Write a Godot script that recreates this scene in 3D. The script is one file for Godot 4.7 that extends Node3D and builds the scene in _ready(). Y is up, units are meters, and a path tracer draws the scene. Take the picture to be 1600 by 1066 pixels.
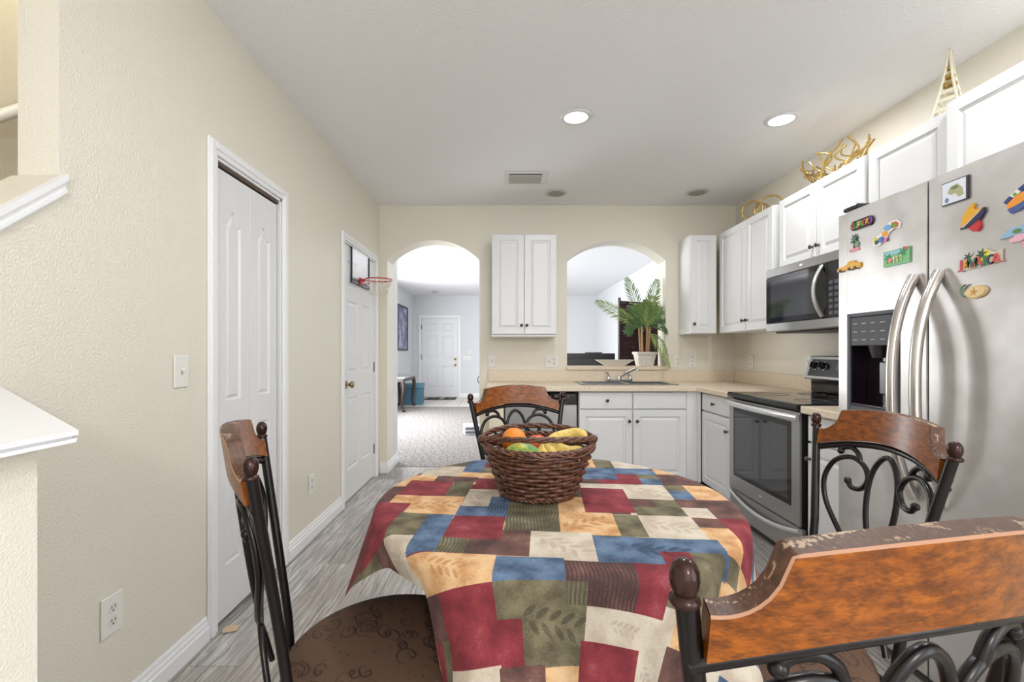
extends Node3D
# A kitchen with a breakfast table, seen from the dining corner. x runs right, y up, depth d = -z runs away from the camera.

const FOCAL := 711.0
const EYE := 1.156
const CEIL := 2.543
const XL := -1.19
const XR := 2.2
const DB := 4.327
const COUNTER := 0.87
const TABLE := Vector3(0.1385, 0.75, -1.279)

var names := {}
var M := {}
var noise_images := {}


class Mb:
	var v := PackedVector3Array()
	var n := PackedVector3Array()
	var t := PackedVector2Array()

	func tri(a: Vector3, b: Vector3, c: Vector3, na: Vector3, nb: Vector3, nc: Vector3, ta := Vector2.ZERO, tb := Vector2.ZERO, tc := Vector2.ZERO) -> void:
		if (b - a).cross(c - a).dot(na + nb + nc) > 0.0:
			v.append(a); v.append(c); v.append(b)
			n.append(na); n.append(nc); n.append(nb)
			t.append(ta); t.append(tc); t.append(tb)
		else:
			v.append(a); v.append(b); v.append(c)
			n.append(na); n.append(nb); n.append(nc)
			t.append(ta); t.append(tb); t.append(tc)

	func quad(a: Vector3, b: Vector3, c: Vector3, d: Vector3, nn: Vector3) -> void:
		tri(a, b, c, nn, nn, nn, Vector2(0, 1), Vector2(1, 1), Vector2(1, 0))
		tri(a, c, d, nn, nn, nn, Vector2(0, 1), Vector2(1, 0), Vector2(0, 0))

	func face(a: Vector3, b: Vector3, c: Vector3, d: Vector3, outward: Vector3) -> void:
		var nn := (c - a).cross(d - b).normalized()
		if nn.dot(outward) < 0.0:
			nn = -nn
		quad(a, b, c, d, nn)

	func box(c: Vector3, s: Vector3, bevel := 0.0) -> void:
		var h := s * 0.5
		var k := minf(bevel, minf(h.x, minf(h.y, h.z)) * 0.9)
		for ax in 3:
			var u := (ax + 1) % 3
			var w := (ax + 2) % 3
			for sg in [-1.0, 1.0]:
				var nn := Vector3.ZERO
				nn[ax] = sg
				var p := []
				for q in [[-1, -1], [1, -1], [1, 1], [-1, 1]]:
					var e := Vector3.ZERO
					e[ax] = sg * h[ax]
					e[u] = q[0] * (h[u] - k)
					e[w] = q[1] * (h[w] - k)
					p.append(c + e)
				quad(p[0], p[1], p[2], p[3], nn)
				if k > 0.0:
					for s2 in [-1.0, 1.0]:
						# edge between +-ax and +-u, along w
						var a := Vector3.ZERO
						a[ax] = sg * h[ax]; a[u] = s2 * (h[u] - k); a[w] = h[w] - k
						var b := a
						b[w] = -b[w]
						var c2 := Vector3.ZERO
						c2[ax] = sg * (h[ax] - k); c2[u] = s2 * h[u]; c2[w] = -(h[w] - k)
						var d2 := c2
						d2[w] = -d2[w]
						var en := Vector3.ZERO
						en[ax] = sg; en[u] = s2
						quad(c + a, c + b, c + c2, c + d2, en.normalized())
		if k > 0.0:
			for sx in [-1.0, 1.0]:
				for sy in [-1.0, 1.0]:
					for sz in [-1.0, 1.0]:
						var nn := Vector3(sx, sy, sz).normalized()
						tri(c + Vector3(sx * h.x, sy * (h.y - k), sz * (h.z - k)), c + Vector3(sx * (h.x - k), sy * h.y, sz * (h.z - k)), c + Vector3(sx * (h.x - k), sy * (h.y - k), sz * h.z), nn, nn, nn)

	# box between two corners
	func span(a: Vector3, b: Vector3, bevel := 0.0) -> void:
		box((a + b) * 0.5, (b - a).abs(), bevel)

	func tube(pts: Array, radius, sides := 8, closed := false, stretch := 1.0) -> void:
		var m := pts.size()
		var rings := []
		var norms := []
		var up := Vector3.UP
		var last := Vector3.ZERO
		for i in m:
			var tg: Vector3
			if closed:
				tg = (pts[(i + 1) % m] - pts[(i - 1 + m) % m]).normalized()
			else:
				tg = (pts[mini(i + 1, m - 1)] - pts[maxi(i - 1, 0)]).normalized()
			if i == 0:
				up = Vector3.UP if absf(tg.y) < 0.9 else Vector3.RIGHT
				up = (up - tg * up.dot(tg)).normalized()
			else:
				up = (up - tg * up.dot(tg)).normalized()
			var side := tg.cross(up)
			var r: float = radius[i] if radius is Array else radius
			var ring := []
			var nr := []
			for k in sides:
				var an := TAU * k / sides
				var dir := side * cos(an) + up * sin(an) * stretch
				ring.append(pts[i] + dir * r)
				nr.append((side * cos(an) * stretch + up * sin(an)).normalized())
			rings.append(ring)
			norms.append(nr)
			last = tg
		for i in (m if closed else m - 1):
			var j := (i + 1) % m
			for k in sides:
				var l := (k + 1) % sides
				var u0 := float(i) / m
				var u1 := float(i + 1) / m
				tri(rings[i][k], rings[j][k], rings[j][l], norms[i][k], norms[j][k], norms[j][l], Vector2(u0, float(k) / sides), Vector2(u1, float(k) / sides), Vector2(u1, float(k + 1) / sides))
				tri(rings[i][k], rings[j][l], rings[i][l], norms[i][k], norms[j][l], norms[i][l], Vector2(u0, float(k) / sides), Vector2(u1, float(k + 1) / sides), Vector2(u0, float(k + 1) / sides))
		if not closed:
			var a: Vector3 = (pts[0] - pts[1]).normalized()
			var b: Vector3 = (pts[m - 1] - pts[m - 2]).normalized()
			for k in sides:
				var l := (k + 1) % sides
				tri(pts[0], rings[0][k], rings[0][l], a, a, a)
				tri(pts[m - 1], rings[m - 1][k], rings[m - 1][l], b, b, b)

	# profile: Vector2(radius, height) from bottom to top
	func lathe(profile: Array, at := Vector3.ZERO, seg := 24, basis := Basis(), squash := Vector2.ONE) -> void:
		var m := profile.size()
		for i in m - 1:
			var p: Vector2 = profile[i]
			var q: Vector2 = profile[i + 1]
			var sl := (q - p)
			var pn := Vector2(sl.y, -sl.x).normalized()
			var pa := pn
			var pb := pn
			if i > 0:
				var s0: Vector2 = p - profile[i - 1]
				var n0 := Vector2(s0.y, -s0.x).normalized()
				if n0.dot(pn) > 0.6:
					pa = (n0 + pn).normalized()
			if i < m - 2:
				var s1: Vector2 = profile[i + 2] - q
				var n1 := Vector2(s1.y, -s1.x).normalized()
				if n1.dot(pn) > 0.6:
					pb = (n1 + pn).normalized()
			for k in seg:
				var a0 := TAU * k / seg
				var a1 := TAU * (k + 1) / seg
				var e0 := Vector3(cos(a0) * squash.x, 0, sin(a0) * squash.y)
				var e1 := Vector3(cos(a1) * squash.x, 0, sin(a1) * squash.y)
				var f0 := Vector3(cos(a0), 0, sin(a0))
				var f1 := Vector3(cos(a1), 0, sin(a1))
				var A := at + basis * (e0 * p.x + Vector3.UP * p.y)
				var B := at + basis * (e1 * p.x + Vector3.UP * p.y)
				var C := at + basis * (e1 * q.x + Vector3.UP * q.y)
				var D := at + basis * (e0 * q.x + Vector3.UP * q.y)
				var nA := (basis * (f0 * pa.x + Vector3.UP * pa.y)).normalized()
				var nB := (basis * (f1 * pa.x + Vector3.UP * pa.y)).normalized()
				var nC := (basis * (f1 * pb.x + Vector3.UP * pb.y)).normalized()
				var nD := (basis * (f0 * pb.x + Vector3.UP * pb.y)).normalized()
				var u0 := float(k) / seg
				var u1 := float(k + 1) / seg
				var v0 := float(i) / (m - 1)
				var v1 := float(i + 1) / (m - 1)
				if p.x > 1e-6:
					tri(A, B, C, nA, nB, nC, Vector2(u0, v0), Vector2(u1, v0), Vector2(u1, v1))
				if q.x > 1e-6:
					tri(A, C, D, nA, nC, nD, Vector2(u0, v0), Vector2(u1, v1), Vector2(u0, v1))

	func ball(c: Vector3, r: Vector3, seg := 16, rings := 10, basis := Basis()) -> void:
		for i in rings:
			var t0 := PI * i / rings
			var t1 := PI * (i + 1) / rings
			for k in seg:
				var a0 := TAU * k / seg
				var a1 := TAU * (k + 1) / seg
				var d := []
				for q in [[t0, a0], [t0, a1], [t1, a1], [t1, a0]]:
					d.append(Vector3(sin(q[0]) * cos(q[1]), cos(q[0]), sin(q[0]) * sin(q[1])))
				var p := []
				var nn := []
				for e in d:
					p.append(c + basis * (e * r))
					nn.append((basis * (e / r)).normalized())
				if i > 0:
					tri(p[0], p[1], p[2], nn[0], nn[1], nn[2])
				if i < rings - 1:
					tri(p[0], p[2], p[3], nn[0], nn[2], nn[3])

	# flat polygon (x, y) pushed along z from z0 to z1, carried by xf
	func prism(poly: PackedVector2Array, z0: float, z1: float, xf := Transform3D(), smooth := false) -> void:
		var idx := Geometry2D.triangulate_polygon(poly)
		var fr := (xf.basis * Vector3(0, 0, 1)).normalized()
		var lo := poly[0]
		var hi := poly[0]
		for p in poly:
			lo = lo.min(p)
			hi = hi.max(p)
		var sz := hi - lo
		for i in range(0, idx.size(), 3):
			for z in [z0, z1]:
				var nn := fr if z == z1 else -fr
				var q := []
				var tt := []
				for j in 3:
					var p: Vector2 = poly[idx[i + j]]
					q.append(xf * Vector3(p.x, p.y, z))
					tt.append(Vector2((p.x - lo.x) / sz.x, 1.0 - (p.y - lo.y) / sz.y))
				tri(q[0], q[1], q[2], nn, nn, nn, tt[0], tt[1], tt[2])
		var cw := -1.0 if Geometry2D.is_polygon_clockwise(poly) else 1.0
		var m := poly.size()
		for i in m:
			var a := poly[i]
			var b := poly[(i + 1) % m]
			var e := b - a
			var nn := Vector3(e.y, -e.x, 0).normalized() * cw
			var na := nn
			var nb := nn
			if smooth:
				var e0 := a - poly[(i - 1 + m) % m]
				var e1 := poly[(i + 2) % m] - b
				var n0 := Vector3(e0.y, -e0.x, 0).normalized() * cw
				var n1 := Vector3(e1.y, -e1.x, 0).normalized() * cw
				if n0.dot(nn) > 0.6:
					na = (n0 + nn).normalized()
				if n1.dot(nn) > 0.6:
					nb = (n1 + nn).normalized()
			na = xf.basis * na
			nb = xf.basis * nb
			var A := xf * Vector3(a.x, a.y, z0)
			var B := xf * Vector3(b.x, b.y, z0)
			var C := xf * Vector3(b.x, b.y, z1)
			var D := xf * Vector3(a.x, a.y, z1)
			tri(A, B, C, na, nb, nb)
			tri(A, C, D, na, nb, na)

	# a board in the xy plane, back at z0, face at z1, with panels sunk and raised again; each panel is [x0, y0, x1, y1, arch]
	func panelled(x0: float, y0: float, x1: float, y1: float, z0: float, z1: float, panels: Array, profile: Array, edge := 0.002) -> void:
		var b := edge
		quad(Vector3(x0, y0, z0), Vector3(x1, y0, z0), Vector3(x1, y1, z0), Vector3(x0, y1, z0), Vector3(0, 0, -1))
		for s in [[x0, y0, x1, y0], [x1, y0, x1, y1], [x1, y1, x0, y1], [x0, y1, x0, y0]]:
			var p := Vector3(s[0], s[1], z0)
			var q := Vector3(s[2], s[3], z0)
			var out := Vector3((s[3] - s[1]), -(s[2] - s[0]), 0).normalized()
			var up := Vector3(0, 0, z1 - z0 - b)
			quad(p, q, q + up, p + up, out)
			var ip := Vector3(clampf(s[0], x0 + b, x1 - b), clampf(s[1], y0 + b, y1 - b), z1)
			var iq := Vector3(clampf(s[2], x0 + b, x1 - b), clampf(s[3], y0 + b, y1 - b), z1)
			face(p + up, q + up, iq, ip, out + Vector3(0, 0, 1))
		var xs := [x0 + b, x1 - b]
		var ys := [y0 + b, y1 - b]
		for p in panels:
			for k in [0, 2]:
				if not xs.has(p[k]):
					xs.append(p[k])
			for k in [1, 3]:
				if not ys.has(p[k]):
					ys.append(p[k])
		xs.sort()
		ys.sort()
		for i in xs.size() - 1:
			for j in ys.size() - 1:
				var mx: float = (xs[i] + xs[i + 1]) * 0.5
				var my: float = (ys[j] + ys[j + 1]) * 0.5
				var free := true
				for p in panels:
					if mx > p[0] and mx < p[2] and my > p[1] and my < p[3]:
						free = false
				if free:
					quad(Vector3(xs[i], ys[j], z1), Vector3(xs[i + 1], ys[j], z1), Vector3(xs[i + 1], ys[j + 1], z1), Vector3(xs[i], ys[j + 1], z1), Vector3(0, 0, 1))
		for p in panels:
			var arch: float = p[4] if p.size() > 4 else 0.0
			var poly := [Vector2(p[0], p[1]), Vector2(p[2], p[1])]
			var steps := 14 if arch > 0.0 else 1
			for k in steps + 1:
				var u := 1.0 - float(k) / steps
				poly.append(Vector2(lerpf(p[0], p[2], u), p[3] - arch * pow(0.5 + 0.5 * cos(TAU * u), 0.8) if arch > 0.0 else p[3]))
			if arch > 0.0:
				for k in range(2, poly.size() - 1):
					face(Vector3(poly[k].x, poly[k].y, z1), Vector3(poly[k + 1].x, poly[k + 1].y, z1), Vector3(poly[k + 1].x, p[3], z1), Vector3(poly[k].x, p[3], z1), Vector3(0, 0, 1))
			var m := poly.size()
			var shift := []
			for i in m:
				var e0: Vector2 = (poly[i] - poly[(i - 1 + m) % m]).normalized()
				var e1: Vector2 = (poly[(i + 1) % m] - poly[i]).normalized()
				var n0 := Vector2(-e0.y, e0.x)
				var n1 := Vector2(-e1.y, e1.x)
				var s := (n0 + n1).normalized()
				shift.append(s / maxf(0.35, s.dot(n0)))
			var prev := []
			for i in m:
				prev.append(Vector3(poly[i].x, poly[i].y, z1))
			for step in profile:
				var cur := []
				for i in m:
					var q: Vector2 = poly[i] + shift[i] * step[0]
					if arch > 0.0:
						q.x = lerpf(p[0] + step[0], p[2] - step[0], (poly[i].x - p[0]) / (p[2] - p[0]))
						q.y = poly[i].y + (step[0] if i < 2 else -step[0])
					cur.append(Vector3(q.x, q.y, z1 + step[1]))
				for i in m:
					var j := (i + 1) % m
					face(prev[i], prev[j], cur[j], cur[i], Vector3(0, 0, 1))
				prev = cur
			var flat := PackedVector2Array()
			for q in prev:
				flat.append(Vector2(q.x, q.y))
			var idx := Geometry2D.triangulate_polygon(flat)
			var zz: float = prev[0].z
			for i in range(0, idx.size(), 3):
				tri(Vector3(flat[idx[i]].x, flat[idx[i]].y, zz), Vector3(flat[idx[i + 1]].x, flat[idx[i + 1]].y, zz), Vector3(flat[idx[i + 2]].x, flat[idx[i + 2]].y, zz), Vector3(0, 0, 1), Vector3(0, 0, 1), Vector3(0, 0, 1))

	func mesh() -> ArrayMesh:
		var a := []
		a.resize(Mesh.ARRAY_MAX)
		a[Mesh.ARRAY_VERTEX] = v
		a[Mesh.ARRAY_NORMAL] = n
		a[Mesh.ARRAY_TEX_UV] = t
		var m := ArrayMesh.new()
		m.add_surface_from_arrays(Mesh.PRIMITIVE_TRIANGLES, a)
		return m


func P(x: float, y: float, d: float) -> Vector3:
	return Vector3(x, y, -d)


func numbered(called: String) -> String:
	var k: int = names.get(called, 0)
	names[called] = k + 1
	return called if k == 0 else "%s_%03d" % [called, k]


func tag(o: Node, label: String, category := "", group := "", kind := "") -> Node:
	if label:
		o.set_meta("label", label)
	if category:
		o.set_meta("category", category)
	if group:
		o.set_meta("group", group)
	if kind:
		o.set_meta("kind", kind)
	return o


func inst(called: String, mesh: Mesh, mat: Material, parent: Node = self) -> MeshInstance3D:
	var o := MeshInstance3D.new()
	o.mesh = mesh
	o.material_override = mat
	o.name = numbered(called) if parent == self else called
	parent.add_child(o, true)
	return o


func obj(called: String, mb: Mb, mat: Material, parent: Node = self) -> MeshInstance3D:
	return inst(called, mb.mesh(), mat, parent)


func thing(called: String, label: String, category: String, at := Vector3.ZERO, turn := 0.0, group := "") -> Node3D:
	var o := Node3D.new()
	o.name = numbered(called)
	add_child(o)
	o.position = at
	o.rotation.y = turn
	tag(o, label, category, group)
	return o


func struct(called: String, mb: Mb, mat: Material, label: String, category: String) -> MeshInstance3D:
	var o := obj(called, mb, mat)
	tag(o, label, category, "", "structure")
	return o


func struct_root(called: String, label: String, category: String, at := Vector3.ZERO, turn := 0.0) -> Node3D:
	var o := thing(called, label, category, at, turn)
	o.set_meta("kind", "structure")
	return o


func smoothed(pts: Array, steps := 6) -> Array:
	var out := []
	var m := pts.size()
	for i in m - 1:
		var a: Vector3 = pts[maxi(i - 1, 0)]
		var b: Vector3 = pts[i]
		var c: Vector3 = pts[i + 1]
		var d: Vector3 = pts[mini(i + 2, m - 1)]
		for k in steps:
			out.append(b.cubic_interpolate(c, a, d, float(k) / steps))
	out.append(pts[m - 1])
	return out


# ---------- materials ----------

func noise(freq: float, seed_ := 1, octaves := 3, size := 512, kind := FastNoiseLite.TYPE_SIMPLEX_SMOOTH) -> Image:
	var key := "%f %d %d %d %d" % [freq, seed_, octaves, size, kind]
	if not noise_images.has(key):
		var f := FastNoiseLite.new()
		f.noise_type = kind
		f.seed = seed_
		f.frequency = freq
		f.fractal_octaves = octaves
		noise_images[key] = f.get_seamless_image(size, size)
	return noise_images[key]


func tex(im: Image) -> ImageTexture:
	return ImageTexture.create_from_image(im)


# a colour picture that runs between two colours as a noise does
func blend(im: Image, a: Color, b: Color, lo := 0.25, hi := 0.75) -> ImageTexture:
	var w := im.get_width()
	var src := im.duplicate()
	src.convert(Image.FORMAT_L8)
	var bytes: PackedByteArray = src.get_data()
	var out := PackedByteArray()
	out.resize(bytes.size() * 3)
	var table := []
	for i in 256:
		table.append(a.lerp(b, clampf((i / 255.0 - lo) / (hi - lo), 0, 1)))
	for i in bytes.size():
		var c: Color = table[bytes[i]]
		out[i * 3] = int(c.r8)
		out[i * 3 + 1] = int(c.g8)
		out[i * 3 + 2] = int(c.b8)
	return tex(Image.create_from_data(w, im.get_height(), false, Image.FORMAT_RGB8, out))


func mat(c: Color, rough := 0.6, metal := 0.0) -> StandardMaterial3D:
	var m := StandardMaterial3D.new()
	m.albedo_color = c
	m.roughness = rough
	m.metallic = metal
	return m


func rgb(r: int, g: int, b: int) -> Color:
	return Color8(r, g, b)


func tri_map(m: StandardMaterial3D, scale: float, world := true) -> StandardMaterial3D:
	m.uv1_triplanar = true
	m.uv1_world_triplanar = world
	m.uv1_scale = Vector3.ONE * scale
	return m


func relief(m: StandardMaterial3D, im: Image, cm: float) -> StandardMaterial3D:
	m.heightmap_enabled = true
	m.heightmap_texture = tex(im)
	m.heightmap_scale = cm
	return m


func painted_wall(c: Color, rough := 0.5) -> StandardMaterial3D:
	var m := mat(c, rough)
	relief(m, noise(0.05, 7, 2, 512), 0.13)
	return tri_map(m, 4.0)


func plank_texture(seed_: int) -> ImageTexture:
	var w := 768
	var h := 128
	var f := FastNoiseLite.new()
	f.seed = seed_
	f.noise_type = FastNoiseLite.TYPE_SIMPLEX_SMOOTH
	f.frequency = 1.0
	f.fractal_octaves = 4
	var out := PackedByteArray()
	out.resize(w * h * 3)
	var dark := Color8(132, 129, 126)
	var pale := Color8(222, 219, 216)
	var brown := Color8(174, 168, 162)
	for y in h:
		for x in w:
			var bend := f.get_noise_2d(x * 0.006, y * 0.012 + 40.0) * 9.0
			var g := f.get_noise_2d(x * 0.0045, (y + bend) * 0.085)
			var fine := f.get_noise_2d(x * 0.02 + 90.0, (y + bend) * 0.42)
			var ring := absf(sin((y + bend * 2.2) * 0.16))
			var k := clampf(0.52 + g * 0.75 + fine * 0.28, 0, 1)
			var c := dark.lerp(pale, k).lerp(brown, clampf(f.get_noise_2d(x * 0.003 + 7.0, y * 0.01) + 0.15, 0, 0.5))
			if ring < 0.10 and g > 0.0:
				c = c.lerp(dark, 0.3)
			var i := (y * w + x) * 3
			out[i] = c.r8
			out[i + 1] = c.g8
			out[i + 2] = c.b8
	return tex(Image.create_from_data(w, h, false, Image.FORMAT_RGB8, out))


func wood_texture() -> ImageTexture:
	var w := 768
	var h := 192
	var f := FastNoiseLite.new()
	f.seed = 21
	f.frequency = 1.0
	f.fractal_octaves = 4
	var out := PackedByteArray()
	out.resize(w * h * 3)
	var pale := Color8(168, 94, 24)
	var mid := Color8(120, 64, 18)
	var dark := Color8(54, 28, 14)
	for y in h:
		for x in w:
			var bend := f.get_noise_2d(x * 0.004, y * 0.01) * 8.0
			var g := f.get_noise_2d(x * 0.010, (y + bend) * 0.05)
			var fine := f.get_noise_2d(x * 0.05 + 50.0, (y + bend) * 0.22)
			var blot := f.get_noise_2d(x * 0.016 + 200.0, y * 0.03)
			var c := mid.lerp(pale, clampf(0.45 + g * 0.9, 0, 1)).lerp(dark, clampf(0.16 + blot * 0.42 + fine * 0.38, 0, 0.7))
			var i := (y * w + x) * 3
			out[i] = c.r8
			out[i + 1] = c.g8
			out[i + 2] = c.b8
	return tex(Image.create_from_data(w, h, false, Image.FORMAT_RGB8, out))


func worn_texture() -> ImageTexture:
	# dark stain scraped off down to pale wood
	var w := 512
	var h := 64
	var f := FastNoiseLite.new()
	f.seed = 5
	f.frequency = 1.0
	f.fractal_octaves = 4
	var out := PackedByteArray()
	out.resize(w * h * 3)
	for y in h:
		for x in w:
			var a := f.get_noise_2d(x * 0.012, y * 0.02)
			var b := f.get_noise_2d(x * 0.16 + 20.0, y * 0.05)
			var c := Color8(70, 46, 34).lerp(Color8(104, 68, 46), clampf(0.5 + b, 0, 1))
			if a + b * 0.6 > 0.40:
				c = Color8(176, 150, 124)
			var i := (y * w + x) * 3
			out[i] = c.r8
			out[i + 1] = c.g8
			out[i + 2] = c.b8
	return tex(Image.create_from_data(w, h, false, Image.FORMAT_RGB8, out))


func paisley_texture() -> ImageTexture:
	var w := 768
	var grain: PackedByteArray = noise(0.2, 33, 2, 256).get_data()
	var ink := PackedByteArray()
	ink.resize(w * w)
	var rng := RandomNumberGenerator.new()
	rng.seed = 9
	for k in 90:
		var c := Vector2(rng.randf() * w, rng.randf() * w)
		var size := rng.randf_range(22.0, 62.0)
		var turn := rng.randf() * TAU
		var hand := 1.0 if rng.randf() > 0.5 else -1.0
		var steps := int(size * 7.0)
		for i in steps:
			var u := float(i) / steps
			# a curl that opens into a comma
			var an := u * TAU * 1.35 * hand + turn
			var q := c + Vector2(cos(an), sin(an) * 0.7) * size * (0.12 + 0.88 * u) + Vector2(cos(turn), sin(turn)) * size * u * u * 0.9
			stamp(ink, w, q, 1.2 + 2.0 * sin(u * PI), 200 if k % 3 else 90)
		for i in 9:
			var an := (0.55 + i * 0.09) * TAU * hand + turn
			stamp(ink, w, c + Vector2(cos(an), sin(an) * 0.8) * size * 0.42, 2.6, 190)
	for k in 240:
		stamp(ink, w, Vector2(rng.randf() * w, rng.randf() * w), rng.randf_range(1.5, 3.5), 180)
	var out := PackedByteArray()
	out.resize(w * w * 3)
	var base := Color8(86, 62, 47)
	var pale := Color8(118, 88, 66)
	var dark := Color8(38, 25, 20)
	for i in w * w:
		var g := grain[((i / w) % 256) * 256 + (i % w) % 256] / 255.0
		var c := base.lerp(pale, g * 0.6).lerp(dark, ink[i] / 255.0)
		out[i * 3] = c.r8
		out[i * 3 + 1] = c.g8
		out[i * 3 + 2] = c.b8
	return tex(Image.create_from_data(w, w, false, Image.FORMAT_RGB8, out))


func stamp(ink: PackedByteArray, w: int, at: Vector2, r: float, value: int) -> void:
	for y in range(int(at.y - r), int(at.y + r) + 1):
		for x in range(int(at.x - r), int(at.x + r) + 1):
			if (Vector2(x, y) - at).length_squared() <= r * r:
				ink[posmod(y, w) * w + posmod(x, w)] = value


# patches of the cloth: colour, then left, front, right, back in metres from the middle of the cloth, then l for a leaf print and s for a striped print
const PATCHES := [
	["R",-0.431,0.286,-0.359,0.412,""],["G",-0.359,0.288,-0.297,0.403,""],["B",-0.298,0.215,-0.232,0.409,""],["R",-0.232,0.275,-0.190,0.381,""],["G",-0.235,0.214,-0.150,0.271,""],
	["P",-0.339,0.411,-0.200,0.469,""],["W",-0.499,0.172,-0.427,0.286,""],["C",-0.428,0.166,-0.299,0.286,"s"],["P",-0.297,0.153,-0.160,0.212,""],["P",-0.503,0.042,-0.440,0.172,""],
	["P",-0.440,0.100,-0.368,0.166,""],["B",-0.557,0.042,-0.505,0.134,""],["W",-0.367,0.106,-0.236,0.160,""],["R",-0.236,0.037,-0.130,0.150,""],["R",-0.437,-0.037,-0.305,0.106,""],
	["G",-0.304,-0.041,-0.241,0.106,"s"],["W",-0.505,-0.095,-0.440,0.039,""],["C",-0.556,-0.094,-0.506,-0.021,""],["P",-0.440,-0.103,-0.378,-0.035,"l"],["P",-0.378,-0.175,-0.244,-0.038,"l"],
	["C",-0.243,-0.110,-0.150,0.035,"l"],["R",-0.505,-0.308,-0.380,-0.100,""],["G",-0.383,-0.308,-0.312,-0.175,""],["B",-0.311,-0.385,-0.247,-0.175,""],["B",-0.246,-0.180,-0.170,-0.109,""],
	["B",-0.171,-0.185,-0.118,-0.030,"s"],["R",-0.246,-0.314,-0.120,-0.180,""],["G",-0.247,-0.387,-0.187,-0.314,"s"],["W",-0.187,-0.390,-0.056,-0.314,""],["W",-0.120,-0.390,-0.056,-0.262,""],
	["G",-0.118,-0.262,0.010,-0.020,"s"],["R",0.100,0.445,0.266,0.510,""],["P",0.080,0.313,0.152,0.448,""],["G",0.152,0.311,0.216,0.443,""],["C",0.216,0.311,0.345,0.443,""],
	["P",0.340,0.240,0.423,0.352,""],["B",0.060,0.232,0.340,0.313,""],["B",0.050,0.165,0.206,0.236,""],["R",0.206,0.122,0.272,0.238,""],["R",0.142,0.122,0.208,0.171,""],
	["W",0.055,0.122,0.142,0.168,"s"],["G",0.272,0.184,0.335,0.236,""],["B",0.272,0.120,0.335,0.186,""],["W",0.335,0.120,0.480,0.243,""],["G",0.327,0.063,0.390,0.121,""],
	["B",0.327,-0.012,0.384,0.063,""],["P",0.386,-0.010,0.472,0.121,""],["C",0.055,0.072,0.328,0.122,""],["C",0.203,-0.016,0.328,0.122,"l"],["R",0.077,-0.128,0.203,0.075,""],
	["G",0.203,-0.142,0.325,-0.016,""],["W",0.203,-0.077,0.264,-0.018,""],["W",0.325,-0.076,0.456,-0.010,""],["W",0.390,-0.146,0.509,-0.010,""],["C",0.325,-0.146,0.390,-0.075,""],
	["W",0.328,-0.208,0.392,-0.147,""],["P",0.010,-0.268,0.077,-0.015,"l"],["P",0.010,-0.272,0.142,-0.132,"l"],["G",0.142,-0.274,0.202,-0.144,""],["C",0.202,-0.277,0.328,-0.142,"l"],
	["P",0.328,-0.340,0.394,-0.208,""],["R",0.392,-0.340,0.480,-0.146,""],["B",0.078,-0.400,0.342,-0.277,"l"],["C",-0.056,-0.399,0.078,-0.262,"l"],["P",-0.311,-0.476,-0.121,-0.388,"l"],
	["B",-0.121,-0.476,0.012,-0.392,""],["W",0.012,-0.515,0.142,-0.400,"s"],["R",0.142,-0.520,0.205,-0.400,""],["R",0.205,-0.450,0.262,-0.345,""],["G",0.262,-0.520,0.330,-0.345,""],
	["C",-0.385,-0.440,-0.311,-0.308,"l"],["C",-0.345,-0.500,-0.300,-0.430,""],["W",-0.311,-0.560,-0.250,-0.476,""],["R",-0.250,-0.610,-0.121,-0.476,""],["R",-0.311,-0.650,-0.275,-0.560,""],["G",-0.275,-0.720,-0.245,-0.560,"s"],
	["G",-0.121,-0.540,-0.060,-0.476,""],["R",-0.121,-0.615,-0.072,-0.540,""],["G",-0.072,-0.620,0.050,-0.476,"l"],["C",0.050,-0.575,0.205,-0.515,"l"],["R",0.043,-0.730,0.165,-0.575,""],
	["C",0.165,-0.730,0.230,-0.520,"l"],["C",-0.245,-0.730,-0.125,-0.610,"l"],["W",-0.125,-0.760,-0.030,-0.615,""],["P",-0.030,-0.740,0.043,-0.620,""],
]
const CLOTH_HALF := 0.78


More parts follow.
